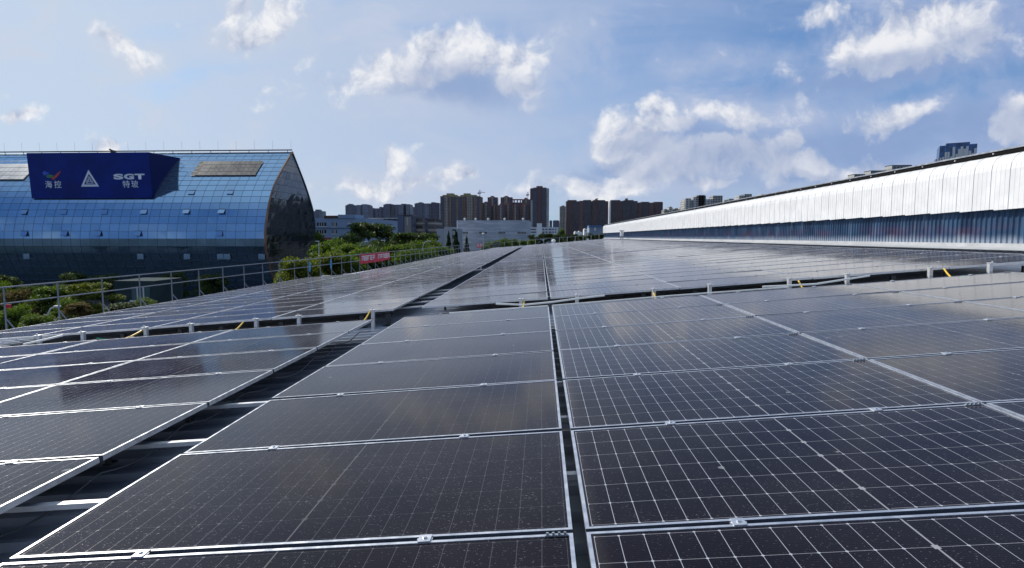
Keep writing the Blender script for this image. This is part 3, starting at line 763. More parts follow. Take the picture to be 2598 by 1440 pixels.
# opened windows
wins = [(64, 536, .5), (164, 537, 0), (267, 537, 0), (367, 537, .5), (475, 536, 1), (564, 535, 1), (63, 587, 1), (165, 587, 1), (250, 587, 1), (351, 587, 1), (557, 587, .6), (67, 640, 1), (356, 640, 1), (474, 640, 1), (559, 641, 1), (576, 641, 1), (664, 641, 1), (488, 484, .2), (586, 484, .2)]
M['pane'] = mat('open_pane', (.22, .36, .55), .12, .8)
for u, v_, op in wins:
    d = ray(u, v_)
    best = min(((d*(p.x/d.y)-Vector((d.x*p.x/d.y, p.x, p.y))).length, i) for i, p in enumerate(fp))[1]
    p = fp[best]; x = d.x*p.x/d.y; t = (fp[min(best+1, len(fp)-1)]-fp[max(0, best-1)]).normalized(); nn = Vector((t.y, -t.x)); nn = -nn if nn.x > 0 else nn
    w = go; mb = MB(); hh = .95
    q0 = p+nn*.08; q1 = p+t*hh+nn*(.08+.30*op)
    mb.face([(x-.62, q0.x, q0.y), (x+.62, q0.x, q0.y), (x+.62, q1.x, q1.y), (x-.62, q1.x, q1.y)])
    mb.face([(x-.62, q1.x+.02, q1.y-.05), (x+.62, q1.x+.02, q1.y-.05), (x+.62, q0.x+.02, q0.y-.05), (x-.62, q0.x+.02, q0.y-.05)])
    wo_ = mb.build('window', M['pane'], go)
    mb = MB(); mb.bar((x-.66, q0.x, q0.y+.04), (x+.66, q0.x, q0.y+.04), .05, 4)
    mb.build('frame', M['dark'], wo_)
# solar fields on the glass roof
def facade_solar(ua, ub, va, vb, label, colr):
    o = empty('facade_solar_field'); nr = 4
    def onp(v_):
        best = None
        for a, b in zip(fpe, fpe[1:]):
            d = ray(400, v_); za, zb = d.z/d.y*a.x, d.z/d.y*b.x
            if (a.y-za)*(b.y-zb) <= 0: best = (a+b)*.5; break
        return best
    T, B = onp(va), onp(vb); d = (B-T); nn = Vector((d.y, -d.x)).normalized(); nn = -nn if nn.x > 0 else nn
    x0, x1 = (ua-1372)/F*T.x, (ub-1372)/F*T.x
    for r in range(nr):
        a = T+d*((r+.04)/nr)+nn*.25; b = T+d*((r+.96)/nr)+nn*.25
        mb = MB(); n = max(1, round((x1-x0)/1.05)); 
        for k in range(n):
            q0, q1 = x0+(x1-x0)*(k+.03)/n, x0+(x1-x0)*(k+.97)/n
            mb.face([(q0, b.x, b.y), (q1, b.x, b.y), (q1, a.x, a.y), (q0, a.x, a.y)])
        mb.build('panel_row', colr, o)
        mb = MB(); mb.face([(x0, b.x+.1, b.y-.05), (x1, b.x+.1, b.y-.05), (x1, a.x+.1, a.y-.05), (x0, a.x+.1, a.y-.05)]); mb.build('backing', M['galv'], o)
    tag(o, label, 'solar panels')
pvg = mat('grey_pv', (.045, .045, .05), .6, .0, var=.25, vscale=.5)
facade_solar(498, 664, 412, 449, 'grey solar field on the glass roof right of the blue sign', pvg)
facade_solar(-140, 66, 415, 455, 'pale solar field on the glass roof left of the blue sign', mat('pale_pv', (.42, .42, .41), .4, .0, var=.2, vscale=.5))

# ------------------------------------------------------------------ the sign box
so_ = empty('sign_box'); tag(so_, 'large navy blue sign box with white emblems on the glass roof', 'sign')
YT, YB = 109.4, 109.9
SX0, SX1, SZ0, SZ1 = at(67, 388, YT).x, at(376.6, 385, YT).x, at(230, 502.5, YB).z, at(376, 385.5, YT).z
def sp(x, z, off=0.): return Vector((x, YT+(YB-YT)*(SZ1-z)/(SZ1-SZ0)-off, z))
mb = MB(); mb.face([sp(SX0, SZ0), sp(SX1, SZ0), sp(SX1, SZ1), sp(SX0, SZ1)]); 
f_ = mb.build('front_face', M['navy'], so_)
ypk = 119.2; zpk = 15.72
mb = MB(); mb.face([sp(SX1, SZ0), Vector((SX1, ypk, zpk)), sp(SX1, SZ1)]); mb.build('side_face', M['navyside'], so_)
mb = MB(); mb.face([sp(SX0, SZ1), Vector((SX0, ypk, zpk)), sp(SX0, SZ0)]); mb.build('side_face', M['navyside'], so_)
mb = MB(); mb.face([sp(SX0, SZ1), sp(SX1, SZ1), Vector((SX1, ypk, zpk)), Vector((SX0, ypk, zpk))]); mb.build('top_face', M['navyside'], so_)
mb = MB(); mb.box(-82.8, -82.1, 110.0, 110.5, SZ1, SZ1+.5); mb.bar((-82.4, 110.2, SZ1+.4), (-83.0, 110.0, SZ1+.7), .15, 6); mb.build('floodlight', M['dark'], so_)
def sq(fx_, fz): return SX0+(SX1-SX0)*(fx_-358)/(1957-358), SZ1-(SZ1-SZ0)*(fz-85)/(684-85)
def flat(polys, name, m_, off=.05):
    mb = MB()
    for poly in polys: mb.face([sp(*sq(*p), off) for p in poly])
    return mb.build(name, m_, so_)
def text(body, name, x0, x1, z0, z1, bold):
    cu = bpy.data.curves.new(name, 'FONT'); cu.body = body; cu.offset = bold
    to = bpy.data.objects.new(name, cu); C.objects.link(to); bpy.context.view_layer.update()
    me = bpy.data.meshes.new_from_object(to.evaluated_get(bpy.context.evaluated_depsgraph_get())); bpy.data.objects.remove(to)
    xs = [v.co.x for v in me.vertices]; yy = [v.co.y for v in me.vertices]
    (X0, Z1), (X1, Z0) = sq(x0, z0), sq(x1, z1)
    for v in me.vertices:
        v.co = sp(X0+(v.co.x-min(xs))/(max(xs)-min(xs))*(X1-X0), Z0+(v.co.y-min(yy))/(max(yy)-min(yy))*(Z1-Z0), .06)
    me.materials.clear(); me.materials.append(M['signwhite'])
    o = bpy.data.objects.new(name, me); C.objects.link(o); o.parent = so_
for ch, a, b in (('S', 1475, 1602), ('G', 1612, 1742), ('T', 1752, 1882)): text(ch, 'letter', a, b, 364, 438, .055)
for ch, a, b, t, d in (('\u7279', 1585, 1678, 452, 546), ('\u73bb', 1698, 1788, 452, 546), ('\u6d77', 563, 652, 450, 546), ('\u63a7', 682, 775, 450, 546)): text(ch, 'character', a, b, t, d, .006)
def tri(cx, base, apex, hw): return [(cx-hw, base), (cx+hw, base), (cx, apex)]
def ring(o_, i_): return [[o_[k], o_[(k+1) % 3], i_[(k+1) % 3], i_[k]] for k in range(3)]
flat(ring(tri(1153, 530, 308, 119), tri(1153, 502, 362, 77)), 'triangle_emblem', M['signwhite'])
c_ = []
for k in range(12):
    t0, t1 = 2*PI*k/12, 2*PI*(k+1)/12
    c_.append([(1153+22*math.cos(t0), 450+20*math.sin(t0)), (1153+22*math.cos(t1), 450+20*math.sin(t1)), (1153+13*math.cos(t1), 450+12*math.sin(t1)), (1153+13*math.cos(t0), 450+12*math.sin(t0))])
for a in (90, 210, 330):
    ca_, sa_ = math.cos(math.radians(a)), -math.sin(math.radians(a)); px_, py_ = -sa_, ca_
    p0 = (1153+22*ca_, 450+20*sa_); p1 = (1153+34*ca_, 450+31*sa_)
    c_.append([(p0[0]-3*px_, p0[1]-3*py_), (p0[0]+3*px_, p0[1]+3*py_), (p1[0]+3*px_, p1[1]+3*py_), (p1[0]-3*px_, p1[1]-3*py_)])
    c_.append([(p1[0]-20*px_, p1[1]-18*py_), (p1[0]+20*px_, p1[1]+18*py_), (p1[0]+16*px_+6*ca_, p1[1]+14*py_+6*sa_), (p1[0]-16*px_+6*ca_, p1[1]-14*py_+6*sa_)])
c_ += ring(tri(1153, 490, 388, 52), tri(1153, 484, 398, 43))
flat(c_, 'inner_emblem', M['signwhite'], .055)
flat([[(540, 345), (575, 320), (612, 342), (640, 350), (600, 368), (560, 382)]], 'blue_swoosh', mat('logo_blue', (.03, .09, .55), .5))
flat([[(585, 385), (620, 368), (660, 372), (690, 385), (655, 415), (600, 412)]], 'green_swoosh', mat('logo_green', (.05, .20, .06), .5))
flat([[(655, 420), (700, 385), (740, 350), (790, 318), (770, 355), (735, 395), (690, 430)], [(655, 421), (691, 431), (680, 437), (660, 432)]], 'red_swoosh', mat('logo_red', (.50, .05, .04), .5), .053)

# ------------------------------------------------------------------ city behind
def building(name, label, cat, u0, u1, vtop, Y, depth, wallm, extras=(), group=None, roofm=None, rz=0.):
    """a block whose front spans u0..u1 at distance Y and whose top shows at vtop; extras: (part, u0, u1, vtop, proud, material)"""
    A, B = at(u0, vtop, Y), at(u1, vtop, Y); xc = (A.x+B.x)/2; w = B.x-A.x
    o = empty(name, (xc, Y, GZ), rz); h = A.z-GZ
    mb = MB(); mb.box(-w/2, w/2, 0, depth, 0, h, skip='b'); mb.build('wall', wallm, o)
    for (pn, a, b, vt, proud, m_, *vb) in extras:
        P, Q = at(a, vt, Y), at(b, vt, Y); z0 = at(a, vb[0], Y).z-GZ if vb else 0
        mb = MB(); mb.box(P.x-xc, Q.x-xc, -proud, depth*.7 if not vb or vb[0] <= vtop+2 else -.02, max(0, z0), P.z-GZ, skip=''); mb.build(pn, m_, o)
    if label: tag(o, label, cat, group)
    return o
fb_brown = facade('brown_tower', (.06, .02, .024), (.011, .02, .045), 3.4, 3.0, .5, .45, band=(.055, .021, .025))
fb_navy = facade('dark_bay', (.016, .016, .036), (.008, .017, .045), 2.4, 3.0, .7, .55)
fb_red = facade('red_tower', (.095, .023, .028), (.02, .03, .06), 3.2, 3.0, .45, .5)
fb_blue = facade('blue_tower', (.07, .09, .145), (.025, .042, .08), 3.0, 3.0, .5, .45)
fb_bluel = facade('blue_bay', (.12, .15, .22), (.05, .08, .13), 3.0, 3.0, .6, .5)
fb_tan = facade('tan_tower', (.165, .115, .085), (.035, .05, .08), 3.3, 3.0, .45, .5)
fb_tanw = facade('tan_balconies', (.30, .24, .19), (.02, .03, .05), 4.2, 3.0, .7, .6)
fb_navy2 = facade('navy_bay', (.035, .043, .08), (.014, .024, .06), 2.5, 3.0, .6, .6)
fb_rose = facade('rose_tower', (.12, .042, .038), (.016, .028, .05), 3.4, 3.0, .45, .5)
fb_white = facade('white_apartments', (.42, .41, .38), (.05, .07, .10), 4.0, 3.0, .5, .55)
fb_greyapt = facade('grey_apartments', (.30, .29, .27), (.05, .06, .08), 3.6, 3.0, .6, .6)
fb_cream = facade('cream_tower', (.40, .33, .26), (.10, .10, .10), 5.0, 3.0, .3, .4)
fb_glass = facade('glass_tower', (.035, .08, .18), (.03, .10, .26), 1.6, 4.0, .8, .9, grough=.3)
yel = mat('yellow_crown', (.26, .23, .10), .8, var=.2, vscale=.1); redr = mat('red_crown', (.22, .06, .055), .8, var=.2, vscale=.1); brw = mat('brown_crown', (.08, .035, .035), .8)
whitefin = mat('white_fin', (.62, .62, .6), .6)
# far left small tower and the light blue plant building
building('apartment_tower', 'small pale far tower just right of the glass building', 'tower', 796, 818, 535, 1500, 25, fb_bluel, [('stair_core', 800, 810, 531, .8, fb_blue)])
lb = facade('light_blue_plant', (.2, .27, .38), (.03, .04, .035), 9.5, 4.6, .62, .42, .06, rough=.7)
o = building('plant_building', 'light blue plant building with dark windows beside the glass building', 'building', 792, 925, 553, 172, 40, mat('pale_blue_wall', (.22, .30, .42), .75, var=.08, vscale=.2))
def add_win(o, Y, u0, u1, v0, v1, m_, sub=0):
    A, B = at(u0, v0, Y), at(u1, v1, Y); xc = o.location.x
    mb = MB(); mb.box(A.x-xc, B.x-xc, -.06, .1, B.z-GZ, A.z-GZ); w = mb.build('window', m_, o)
    if sub:
        mb = MB()
        for k in range(1, sub): x = A.x-xc+(B.x-A.x)*k/sub; mb.box(x-.06, x+.06, -.14, -.06, B.z-GZ, A.z-GZ)
        mb.box(A.x-xc-.15, B.x-xc+.15, -.2, -.06, B.z-GZ-.25, B.z-GZ-.05); mb.build('frame', M['lampgrey'], w)
dg = mat('dark_window', (.02, .026, .025), .15)
for a, b, t, d in ((804, 828, 564, 573.5), (842, 855, 564, 574), (883, 890, 560.5, 565), (804, 828, 583, 592), (842, 855, 583, 592)): add_win(o, 172, a, b, t, d, dg, 4)
for nm, a, b, vt, vb, m_ in (('roof_unit', 858, 902, 544, 553.2, mat('pale_blue_wall_b', (.20, .28, .39), .75)), ('parapet_shed', 822.5, 857, 546.5, 552.8, brw), ('ledge', 796, 925, 577, 578.4, mat('ledge', (.10, .15, .23), .8))):
    A, B = at(a, vt, 172), at(b, vb, 172); mb = MB(); mb.box(A.x-o.location.x, B.x-o.location.x, -.25, 8 if nm != 'ledge' else -.01, B.z-GZ, A.z-GZ); mb.build(nm, m_, o)
A, B = at(823, 602, 172), at(840, 608, 172); mb = MB(); mb.box(A.x-o.location.x, B.x-o.location.x, -1.5, -.02, B.z-GZ, A.z-GZ); mb.build('awning', mat('red_awning', (.28, .03, .05), .7), o)
# three blue grey tower groups
building('apartment_tower', 'blue grey tower pair standing furthest left on the skyline', 'tower', 876, 936, 520.5, 1300, 30, fb_blue,
         [('bay', 880, 893, 518.5, 1.5, fb_blue), ('bay', 905, 916, 519.5, 2.5, fb_bluel), ('bay', 919, 935.5, 518.5, 1.5, fb_bluel), ('stair_core', 884, 890, 516.5, 0, fb_blue), ('stair_core', 917, 930, 517.5, 0, fb_blue)], 'blue grey towers')
building('apartment_tower', 'lower blue grey tower in the dip right of the leftmost pair', 'tower', 936.5, 961, 528, 1420, 30, fb_navy2, [('bay', 940, 947, 527, 1.5, fb_blue), ('bay', 953, 960, 529, 2, fb_bluel)], 'blue grey towers')
building('apartment_tower', 'narrow dark blue tower left of the wide middle tower', 'tower', 962, 972.5, 525, 1400, 30, fb_navy2, [('bay', 963.5, 968, 524.3, 1.2, fb_blue)], 'blue grey towers')
building('apartment_tower', 'wide blue grey middle tower with two roof blocks', 'tower', 972.5, 1040, 518.5, 1300, 30, fb_blue,
         [('bay', 976, 990, 517.5, 1.5, fb_blue), ('bay', 993, 1000, 519, 2.5, fb_navy2), ('bay', 1012, 1024, 519, 2.5, fb_bluel), ('bay', 1030, 1039, 517.5, 1.5, fb_bluel), ('stair_core', 978, 992, 516.5, 0, fb_blue), ('stair_core', 1018, 1030, 516.5, 0, fb_blue)], 'blue grey towers')
building('apartment_tower', 'slim distant tower in the notch between the blue grey blocks', 'tower', 1041, 1052, 525, 1500, 30, fb_bluel, [('bay', 1043, 1048, 524, 1.2, fb_blue)], 'blue grey towers')
building('apartment_tower', 'blue grey tower beside the tan twin towers with stepped roof', 'tower', 1051.5, 1114, 515.5, 1250, 30, fb_blue,
         [('bay', 1056, 1072, 514.5, 1.5, fb_blue), ('bay', 1078, 1088, 516, 2.5, fb_bluel), ('bay', 1096, 1113, 514, 1.8, fb_navy2), ('stair_core', 1062, 1070, 512.5, 0, fb_blue), ('stair_core', 1094, 1104, 512.5, 0, fb_blue)], 'blue grey towers')
# grey offices in the middle distance
off = facade('grey_office', (.15, .16, .18), (.03, .035, .045), 4.5, 4.2, .8, .45, band=(.26, .26, .27))
offd = facade('dark_office', (.055, .07, .11), (.03, .04, .06), 3.0, 3.8, .35, .5)
offw = facade('banded_office', (.12, .105, .10), (.04, .045, .05), 30., 3.6, .96, .45, band=(.32, .31, .29))
building('office_building', 'low grey office with white bands left of the dark block', 'building', 925, 1010, 561, 330, 25, off, [('roof_slab', 935, 1010, 552.5, .6, M['lampgrey'], 554), ('stair_core', 973, 1009, 550, 0, offd)])
building('office_building', 'dark blue grey office block with a sheer left face', 'building', 1009.5, 1045, 545.5, 300, 22, offd, [('end_wall', 1009.5, 1024, 546, .4, mat('office_navy', (.06, .085, .15), .7, var=.1, vscale=.1)), ('parapet', 1009, 1046, 544.5, .5, M['dark'], 546.5), ('bay', 1026, 1043, 549, .3, facade('office_grid', (.17, .17, .17), (.30, .30, .29), 2.6, 7.5, .25, .55))])
building('office_building', 'grey office with pale horizontal bands right of the dark block', 'building', 1046, 1104, 555, 310, 22, offw, [('bay', 1057, 1077, 553, .5, offw), ('bay', 1086, 1103, 555, .5, offw), ('stair_core', 1077, 1086, 553, .2, offd)])
building('store_building', 'small plain white building left of the grey warehouse', 'building', 1108, 1158, 580, 235, 18, mat('offwhite', (.34, .35, .37), .8, var=.15, vscale=.15), [('tower_block', 1127, 1147, 575.5, .3, mat('offwhite_b', (.36, .37, .39), .8)), ('end_bay', 1148, 1157.5, 581, .3, facade('end_windows', (.36, .34, .31), (.05, .05, .05), 20, 3.2, .9, .5))])
# tan twin towers
o = building('apartment_tower', 'tan tower with yellow stepped roof, left of the twins', 'tower', 1117, 1160.5, 498.5, 1150, 32, fb_tan,
         [('bay', 1118, 1127, 498, 1, fb_navy2), ('bay', 1128, 1137, 497, 2.2, fb_tanw), ('bay', 1140, 1145, 498, 3, fb_tan), ('bay', 1146, 1155, 499, 1.5, fb_navy2), ('roof_crown', 1117, 1160.5, 497, .8, yel, 499.5), ('roof_crown', 1123, 1159, 494, .6, yel, 497), ('roof_crown', 1133, 1150, 490, .4, yel, 494)], 'tan twin towers')
o = building('apartment_tower', 'tan tower with yellow stepped roof, right of the twins', 'tower', 1160.5, 1221, 498.5, 1150, 32, fb_tan,
         [('bay', 1163, 1172, 500, 1, fb_navy2), ('bay', 1176, 1182, 498, 2.6, fb_rose), ('bay', 1185, 1200, 497, 2.2, fb_tanw), ('bay', 1203, 1210, 498, 3, fb_tan), ('bay', 1211, 1216, 500, 1.2, fb_navy2), ('roof_crown', 1163, 1217, 497, .8, yel, 499.5), ('roof_crown', 1168, 1208, 494, .6, yel, 497), ('roof_crown', 1176, 1192, 490, .4, yel, 494)], 'tan twin towers')
# rose coloured estate: a back row and a front row
def rose(label, u0, u1, vt, Y, crown):
    w = u1-u0
    return building('apartment_tower', label, 'tower', u0, u1, vt, Y, 28, fb_rose, [('bay', u0+w*.08, u0+w*.3, vt-.5, 1.5, fb_rose), ('bay', u0+w*.34, u0+w*.62, vt-1, 2.5, fb_tanw), ('bay', u0+w*.66, u0+w*.9, vt-.5, 1.5, fb_navy2),
        ('roof_crown', u0, u1, vt-1, .6, redr, vt+1.5), ('roof_crown', u0+w*.25, u0+w*.7, vt-crown*.55, 1.2, redr, vt-.5), ('roof_crown', u0+w*.34, u0+w*.6, vt-crown, .8, redr, vt-crown*.5)], 'rose coloured estate')
rose('tallest left rose tower in the back row of the red roofed estate', 1237, 1262, 501, 1300, 4.5)
rose('middle rose tower in the back row of the red roofed estate', 1270, 1300, 501, 1300, 4.5)
rose('right rose tower of the back row hugging the tall red tower', 1324, 1345, 506, 1300, 5)
building('apartment_tower', 'rose tower behind with an open frame roof', 'tower', 1299, 1326, 513, 1320, 28, fb_navy2, [('roof_frame', 1303, 1305, 505, .3, redr, 514), ('roof_frame', 1311, 1313, 505, .3, redr, 514), ('roof_frame', 1319, 1321, 505, .3, redr, 514), ('roof_frame', 1301, 1325, 504.5, .5, redr, 506.5)], 'rose coloured estate')
rose('front row rose tower furthest left beside the tan twins', 1221, 1246, 515, 1180, 4)
rose('front row rose tower with a small dome, second from left', 1247, 1262, 522, 1200, 4)
rose('front row rose tower with a round red top above the warehouse', 1262, 1280, 521, 1160, 5)
rose('front row rose tower between two round red tops', 1280, 1299, 519, 1190, 6)
rose('front row rose tower with pale columns and red top', 1299, 1316, 521, 1160, 5)
rose('front row rose tower furthest right against the red tower', 1316, 1345, 520, 1180, 6)
# grey warehouse
ware = bpy.data.materials.new('stained_warehouse'); ware.use_nodes = True
g = G(ware.node_tree); b = ware.node_tree.nodes['Principled BSDF']; uvn = g.n('ShaderNodeUVMap'); uvn.uv_map = 'UVMap'; wx, wy, _ = g.sep(uvn.outputs[0])
st = g.noise(g.vec(g.mul(wx, .12), g.mul(wy, .9), 0.), 1.0, 6, .65); st2 = g.noise(g.vec(g.mul(wx, 1.2), g.mul(wy, .12), 4.), 1.0, 5, .6)
cw = g.mix(g.sstep(st, .38, .66), (.36, .38, .42), (.56, .57, .60)); cw = g.mix(g.mul(g.sstep(st2, .55, .75), .35), cw, (.16, .17, .2)); g.put(b.inputs['Base Color'], cw); b.inputs['Roughness'].default_value = .8
o = building('warehouse', 'wide stained grey warehouse with a row of slot windows', 'building', 1160, 1342.5, 558.5, 262, 45, ware, [('end_wall', 1159, 1161.5, 559, .3, M['white'])])
for a, b_, sub in ((1168, 1187, 6), (1216, 1235, 4), (1265, 1281, 5), (1313, 1334, 6)): add_win(o, 262, a, b_, 587.5, 592.5, dg, sub)
for u in (1178, 1206, 1238, 1280, 1327):
    A = at(u, 557, 262); mb = MB(); mb.lathe([(.35, 0), (.35, .5), (.6, .6), (.45, 1.0), (0, 1.15)], 10, 0, (A.x-o.location.x, 1.5, at(u, 558.5, 262).z-GZ)); mb.build('roof_vent', M['lampgrey'], o)
# tall red tower
building('apartment_tower', 'tallest dark red tower with a red roof block', 'tower', 1345, 1393, 478.5, 1150, 34, fb_red,
         [('bay', 1346, 1352, 477, 1.5, fb_red), ('bay', 1352.5, 1363, 476, 3, fb_navy2), ('bay', 1364, 1374, 474, 5, fb_red), ('bay', 1375, 1385, 476, 3, fb_navy2), ('bay', 1386, 1392, 477, 1.5, fb_white), ('balcony_stack', 1346.5, 1352, 508, 2.5, fb_white), ('roof_crown', 1361, 1377, 471.5, 1, redr, 476), ('roof_crown', 1353, 1386, 475.3, .6, redr, 478)])
# between the towers
building('apartment_tower', 'tiny pale blue tower between red tower and cream tower', 'tower', 1394, 1401, 559, 1700, 25, fb_bluel, [('bay', 1396, 1399, 558.5, 1, fb_blue)])
building('office_building', 'small bright blue far block left of the cream tower', 'building', 1403, 1419, 559, 1600, 25, facade('bright_blue', (.06, .16, .32), (.04, .09, .2), 3, 3, .6, .5), [('bay', 1406, 1416, 558.3, 1, fb_blue)])
o = building('office_building', 'long low white office with a white roof block below the red tower', 'building', 1343, 1417, 576, 380, 22, mat('white_office', (.58, .60, .64), .7, var=.08, vscale=.1), [('roof_block', 1362, 1375, 566, .2, M['white'])])
for t, d in ((580, 583), (587, 590)):
    for a, b_ in ((1344, 1360), (1363, 1367), (1369.5, 1373), (1376, 1381), (1384, 1389), (1392, 1399), (1401, 1405), (1408, 1411)): add_win(o, 380, a, b_, t, d, dg)
building('apartment_tower', 'slim cream tower left of the wide brown towers', 'tower', 1420, 1436, 523, 1250, 22, fb_cream, [('bay', 1424, 1431, 522, 2, fb_greyapt), ('stair_core', 1426, 1432, 520.5, 0, fb_cream)])
# brown slabs
def slab(label, u0, u1, vt, Y, bays, tops):
    ex = [('bay', a, b_, v_, pr, m_) for a, b_, v_, pr, m_ in bays]+[('roof_crown', a, b_, v_, .5, brw, v_+2) for a, b_, v_ in tops]
    return building('apartment_tower', label, 'tower', u0, u1, vt, Y, 30, fb_brown, ex, 'dark brown slab towers')
slab('widest dark brown slab tower beside the cream tower', 1436.5, 1543.5, 510, 1350, [(1440, 1455, 508, 2, fb_brown), (1456, 1468, 511, .8, fb_navy), (1470, 1479, 509, 2.5, fb_rose), (1480, 1500, 508, 1.5, fb_navy), (1503, 1518, 509.5, 3, fb_brown), (1519, 1536, 508.5, 1.5, fb_navy)], [(1440, 1463, 507), (1480, 1500, 506.8), (1505, 1535, 507)])
slab('dark brown slab tower in the middle with ribbed balconies', 1550, 1618, 509.5, 1380, [(1552, 1562, 508, 2, fb_navy), (1563, 1578, 509.5, 1, fb_brown), (1580, 1600, 508.5, 2.5, fb_navy), (1602, 1616, 511, 1.2, fb_navy)], [(1550, 1574, 507), (1585, 1608, 507)])
slab('lower reddish brown slab tower furthest right', 1618, 1682, 513.5, 1400, [(1620, 1628, 513, 2, fb_rose), (1629, 1646, 512.5, 1.5, fb_navy), (1648, 1658, 514.5, .8, fb_rose), (1660, 1680, 512.5, 2.2, fb_brown)], [(1628, 1647, 511.5), (1660, 1681, 511.5)])
for u, Y, lab in ((1514, 1352, 'clump of roof garden trees on the widest brown slab'), (1589, 1382, 'clump of roof garden trees on the middle brown slab')):
    pass
# pale flats to the right, partly behind the hall
building('apartment_tower', 'low row of grey pointed flats right of the brown slabs', 'tower', 1685, 1737, 532, 900, 20, fb_greyapt, [('bay', 1686, 1692, 530, 1, fb_greyapt), ('bay', 1697, 1706, 526, 2, fb_white), ('bay', 1712, 1720, 528, 2, fb_greyapt), ('bay', 1724, 1734, 526, 2, fb_white), ('roof_crown', 1700, 1704, 523.5, .4, fb_greyapt, 527)], 'pale flats behind the hall')
def flats(label, u0, u1, vt, Y, blocks):
    return building('apartment_tower', label, 'tower', u0, u1, vt, Y, 24, fb_white, [('bay', a, b_, v_, 2.5, m_) for a, b_, v_, m_ in blocks], 'pale flats behind the hall')
flats('white grey flats of stepped blocks with two taller ends', 1737, 1833, 507, 800, [(1738, 1752, 503, fb_white), (1758, 1766, 500, fb_white), (1766, 1790, 496, fb_greyapt), (1790, 1808, 505, fb_white), (1808, 1832, 496, fb_greyapt), (1771, 1787, 494.5, fb_white)])
flats('pale flats rising just above the hall roof, left of the tiny one', 1844, 1912, 507, 800, [(1848, 1860, 504, fb_white), (1874, 1890, 496, fb_white), (1888, 1906, 492, fb_greyapt)])
flats('tiny pale flat top peeping over the hall roof', 1927, 1947, 495, 820, [(1930, 1944, 492.5, fb_white)])
def top(label, u0, u1, vt, Y, frame):
    o = building('apartment_tower', label, 'tower', u0, u1, vt+8, Y, 20, fb_greyapt, [('stair_core', u0+1, u1-8, vt+3, .5, fb_greyapt), ('roof_frame', u0, u0+2, vt, .5, M['concrete'], vt+9), ('roof_frame', u1-7, u1-5, vt, .5, M['concrete'], vt+9), ('roof_frame', (u0+u1)/2-4, (u0+u1)/2-2, vt, .5, M['concrete'], vt+9), ('roof_frame', u0, u1-5, vt, .7, M['concrete'], vt+1.6)], 'flat tops above the hall roof')
    return o
top('grey flat top with an open roof frame, lowest of three above the hall', 2167, 2200, 441, 700, 1)
top('grey flat top with an open roof frame, middle of three above the hall', 2209, 2252, 432, 700, 1)
top('grey flat top with an open roof frame, highest of three above the hall', 2263, 2318, 418, 700, 1)
o = building('glass_tower', 'blue glass tower with white fins rising above the hall roof', 'tower', 2392, 2471, 367, 620, 30, fb_glass, [('roof_crown', 2406, 2456, 361.5, .3, fb_glass, 367), ('annex', 2383, 2392, 400, 0, fb_glass)], rz=-.5)
rr = random.Random(5)
for k in range(15):
    u = 2386+k*5.6; v0 = rr.choice((372, 378, 384, 390, 396)) if u > 2392 else 398
    A, B = at(u, v0, 620), at(u+1.6, 430, 620); mb = MB(); mb.box(A.x-o.location.x, B.x-o.location.x, -1.2, -.05, B.z-GZ, A.z-GZ); mb.build('fin', whitefin, o)
# low houses beyond the roof's end
building('house', 'small white villa with a stepped roof below the widest brown slab', 'house', 1458, 1477, 588, 420, 12, M['white'], [('roof', 1459, 1462, 586, .2, M['white']), ('roof', 1468, 1472, 585.5, .2, M['white'])])
building('house', 'white flat house beside the blue roofed shed', 'house', 1482, 1498, 581, 430, 12, M['white'], [('roof', 1483, 1486, 579, .2, M['white']), ('window_band', 1483, 1497, 584, .3, dg, 586)])
building('shed', 'blue roofed grey shed left of the hall end', 'shed', 1495, 1528, 576, 400, 20, mat('shed_grey', (.24, .30, .38), .8, var=.1, vscale=.1), [('roof', 1494, 1528, 571.5, .6, mat('blue_roof', (.05, .14, .30), .6), 576), ('door', 1508, 1511.5, 577, .3, M['white'], 585)])
# tower cranes
def crane(label, u, vt, vb, Y, jl, jr):
    P = at(u, vt, Y); Q = at(u, vb, Y); o = empty('tower_crane', (P.x, Y, Q.z)); h = P.z-Q.z; st = mat('crane_steel', (.10, .13, .20), .6)
    mb = MB()
    for sx, sy in ((-1, -1), (1, -1), (1, 1), (-1, 1)): mb.bar((sx*.9, sy*.9, 0), (sx*.9, sy*.9, h), .2, 4)
    n = 9
    for k in range(n):
        z0, z1 = h*k/n, h*(k+1)/n; s_ = 1 if k % 2 else -1
        mb.bar((-.9*s_, -.9, z0), (.9*s_, -.9, z1), .15, 4); mb.bar((-.9*s_, .9, z0), (.9*s_, .9, z1), .15, 4)
    mb.build('mast', st, o)
    A = at(u-jl, vt+5, Y); B = at(u+jr, vt+6, Y); zj = h*.72
    mb = MB(); mb.bar((A.x-P.x, 0, zj), (B.x-P.x, 0, zj), .35, 4); mb.bar((0, 0, zj+1.6), (B.x-P.x, 0, zj+.3), .2, 4); mb.build('jib', st, o)
    mb = MB(); mb.bar((0, 0, h), (A.x-P.x, 0, zj), .15, 4); mb.bar((0, 0, h), ((B.x-P.x)*.6, 0, zj+.6), .15, 4); mb.build('tie_rods', st, o)
    mb = MB(); mb.box(A.x-P.x, A.x-P.x+3.2, -1, 1, zj-3., zj); mb.build('counterweight', st, o)
    mb = MB(); mb.box(.6, 2.6, -1.4, .6, zj-2.6, zj-.4); mb.build('cab', st, o)
    tag(o, label, 'crane')
crane('tower crane standing behind the tan twin towers', 1217, 481, 506, 1250, 5, 14)
crane('tower crane half hidden left of the tall red tower', 1339, 487, 508, 1300, 4, 3.5)

